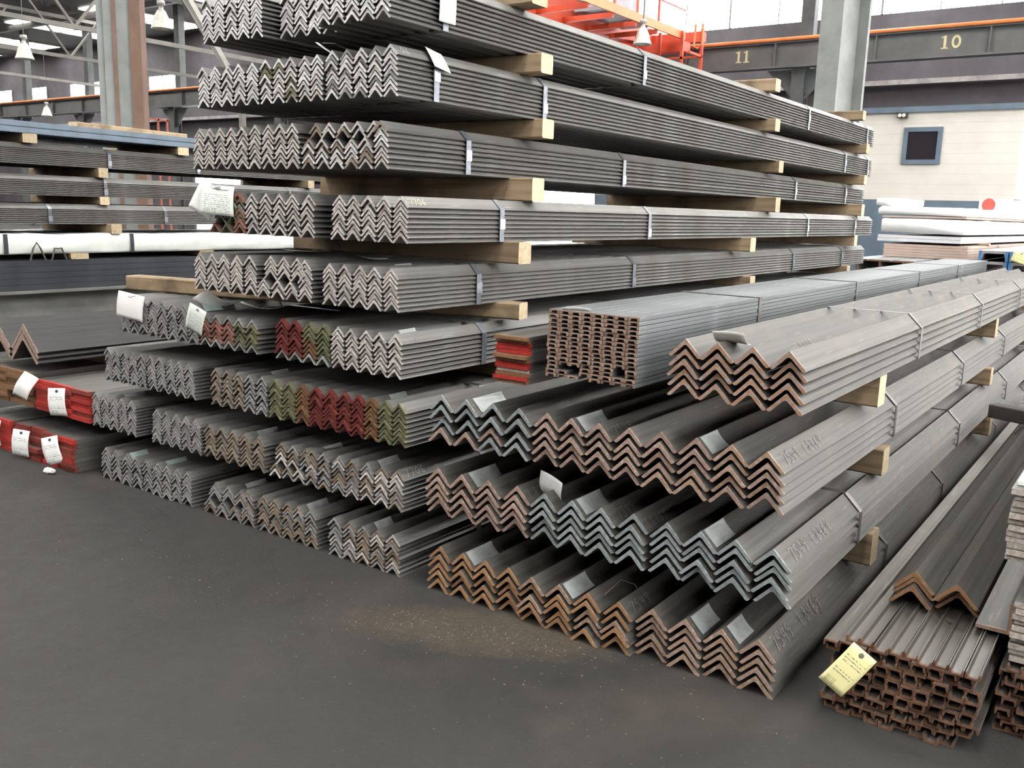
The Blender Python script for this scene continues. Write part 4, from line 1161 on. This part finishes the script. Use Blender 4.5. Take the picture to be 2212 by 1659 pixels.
# grit on the floor
rr = random.Random(5)
mb = MB()
for i in range(420):
    if i < 260:
        x = rr.gauss(0.55, 0.35); y = -0.12 - abs(rr.gauss(0, 0.16)) + 0.25 * (x - 0.55)
    else:
        x = rr.uniform(-1.6, 2.2); y = rr.uniform(-0.8, -0.05)
    s = rr.uniform(0.0012, 0.004)
    a = rr.uniform(0, PI)
    dx, dy = math.cos(a) * s * 1.6, math.sin(a) * s * 1.6
    mb.add([(x - dx, y - dy, 0.0), (x + dx, y + dy, 0.0), (x - dy * 0.6, y + dx * 0.6, 0.0), (x, y, s * 0.7)], [(0, 1, 3), (1, 2, 3), (2, 0, 3), (0, 2, 1)])
o = mb.obj('floor_grit', simple('pale_grit', (0.20, 0.17, 0.13), 0.9, 0, 0.3, 40))
o['kind'] = 'stuff'
tag(o, 'pale grit and rust flakes scattered on the floor before the stacks', 'grit')

# ------------------------------------------------------------------ pale stacks at the right rear
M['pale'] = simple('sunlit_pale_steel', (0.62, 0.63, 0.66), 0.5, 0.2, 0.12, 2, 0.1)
M['tan_bars'] = simple('tan_dusty_steel', (0.44, 0.34, 0.29), 0.6, 0.1, 0.15, 3, 0.1)
def far_flats(label, x, y, z, w, h, L, rows, mat, straps=()):
    t = thing('flat_bar_bundle', label, 'steel bundle', (x, y, z), math.radians(-3))
    for r in range(rows):
        MB().box(-w + 0.004 * (r % 2), 0.004 * (r % 3), 0, L, r * h / rows, (r + 0.93) * h / rows).obj('flat_bar', mat, t)
    for s in straps:
        band(t, [(-w, 0), (0.014, 0), (0.014, h), (-w, h)], s, mat=M['strap_rust'])
M['wrap_bright'] = simple('daylit_white_plastic_wrap', (0.90, 0.91, 0.90), 0.4, 0.0, 0.05, 5, 0.4)  # whiter copy of the wrap, blown-out daylight put into its colour
far_flats('tan dusty bar bundle in the pale rear stack', 0.55, 8.6, 1.10, 0.9, 0.15, 6.0, 5, M['tan_bars'], (1.5, 3.4, 4.6))
far_flats('pale bar bundle above the tan one in rear stack', 0.47, 8.6, 1.275, 0.9, 0.075, 6.2, 2, M['pale'])
wrapped('long white-wrapped bundle, lower one in the pale rear stack', (0.5, 8.6, 1.37), 0.9, 6.4, 0.165, math.radians(-3), 5, mat=M['wrap_bright'])
far_flats('thin brown bar layer between white-wrapped bundles in rear stack', 0.5, 8.6, 1.545, 0.9, 0.022, 6.4, 2, M['tan_bars'])
wrapped('long white-wrapped bundle, upper one in the pale rear stack', (0.46, 8.6, 1.572), 0.9, 6.6, 0.095, math.radians(-3), 6, mat=M['wrap_bright'])
wrapped('short white-wrapped block on the pale rear stack', (-0.25, 8.9, 1.675), 0.3, 0.9, 0.09, math.radians(-3), 7, n=12, mat=M['wrap_bright'])
t = wrapped('white roll with red end cap on the pale rear stack', (0.42, 11.4, 1.675), 0.28, 1.8, 0.16, math.radians(-14), 8, n=16, mat=M['wrap_bright'])
MB().lathe([(0.0, 0), (0.085, 0.0), (0.09, 0.012), (0.0, 0.014)], 18).obj('end_cap', simple('red_end_cap', (0.6, 0.07, 0.05), 0.5), t, (-0.14, -0.003, 0.08), (PI / 2, 0, 0))
for j, yl in enumerate((9.6, 13.4)):
    timber((-0.35, yl), (0.62, yl), 1.25, 1.275, 'thin batten on the tan dusty bars of the rear stack, ' + ('near', 'far')[j], w=0.12)
# beams whose ends face the camera
M['beam_rust'] = bar_material('rust_ended_beam', (0.30, 0.31, 0.32), (0.25, 0.22, 0.2), [(0.13, 0.06, 0.035), (0.20, 0.10, 0.06), (0.26, 0.15, 0.1)], 0.01, 0.03, 0.7, 0.8)
for k in range(3):
    w_beam('brown-ended wide-flange beam, %s of three behind the small channels' % ('left', 'middle', 'right')[k], -0.25 + k * 0.235, 7.6, 0.845, 0.21, 0.25, 6.0, M['beam_rust'])
far_flats('grey bar bundle on the floor under the brown-ended beams', 0.75, 7.7, 0.45, 1.2, 0.39, 6.0, 8, M['beam_steel'])
far_flats('lowest grey bar bundle at the right rear', 0.75, 7.7, 0.0, 1.15, 0.44, 6.0, 8, M['beam_steel'])
w_beam('large grey beam supporting the pale rear stack', 0.78, 7.9, 0.845, 0.4, 0.25, 6.0, M['beam_steel'])
# blue-ended channels with a yellow tag
bc = thing('channel_bundle', 'blue-ended channel bundle with yellow tag at right rear', 'steel bundle', (1.45, 7.4, 1.04))
M['blue_end'] = simple('bright_blue_paint', (0.06, 0.20, 0.42), 0.5, 0.0, 0.15, 6, 0.0)
M['mauve'] = simple('dusty_grey_steel', (0.33, 0.31, 0.34), 0.55, 0.2, 0.15, 3, 0.1)
for r in range(2):
    for c in range(3):
        o = bpy.data.objects.new('channel_bar', channel_mesh(0.26, 0.10, 0.02, 6.0, M['mauve'], False))
        o.location = (-0.13 - c * 0.27 + 0.2, 0.02, 0.05 + r * 0.105)
        link(o, bc)
        MB().box(-0.13, -0.105, -0.02, 0.0, -0.05, 0.05).box(0.105, 0.13, -0.02, 0.0, -0.05, 0.05).obj('painted_end', M['blue_end'], o)
sheet('paper_tag', bc, (-0.22, -0.05, 0.20), (0, 0.3, 0.3), 0.14, 0.10, M['yellow_tag'], 0.03, 0.0)
for j, yl in enumerate((8.2, 12.0)):
    timber((0.9, yl), (1.75, yl), 0.94, 1.04, 'timber under the blue-ended channels, ' + ('near', 'far')[j], w=0.12)
far_flats('grey bar bundle under the blue-ended channels', 1.78, 7.5, 0.0, 0.8, 0.94, 6.0, 10, M['beam_steel'])
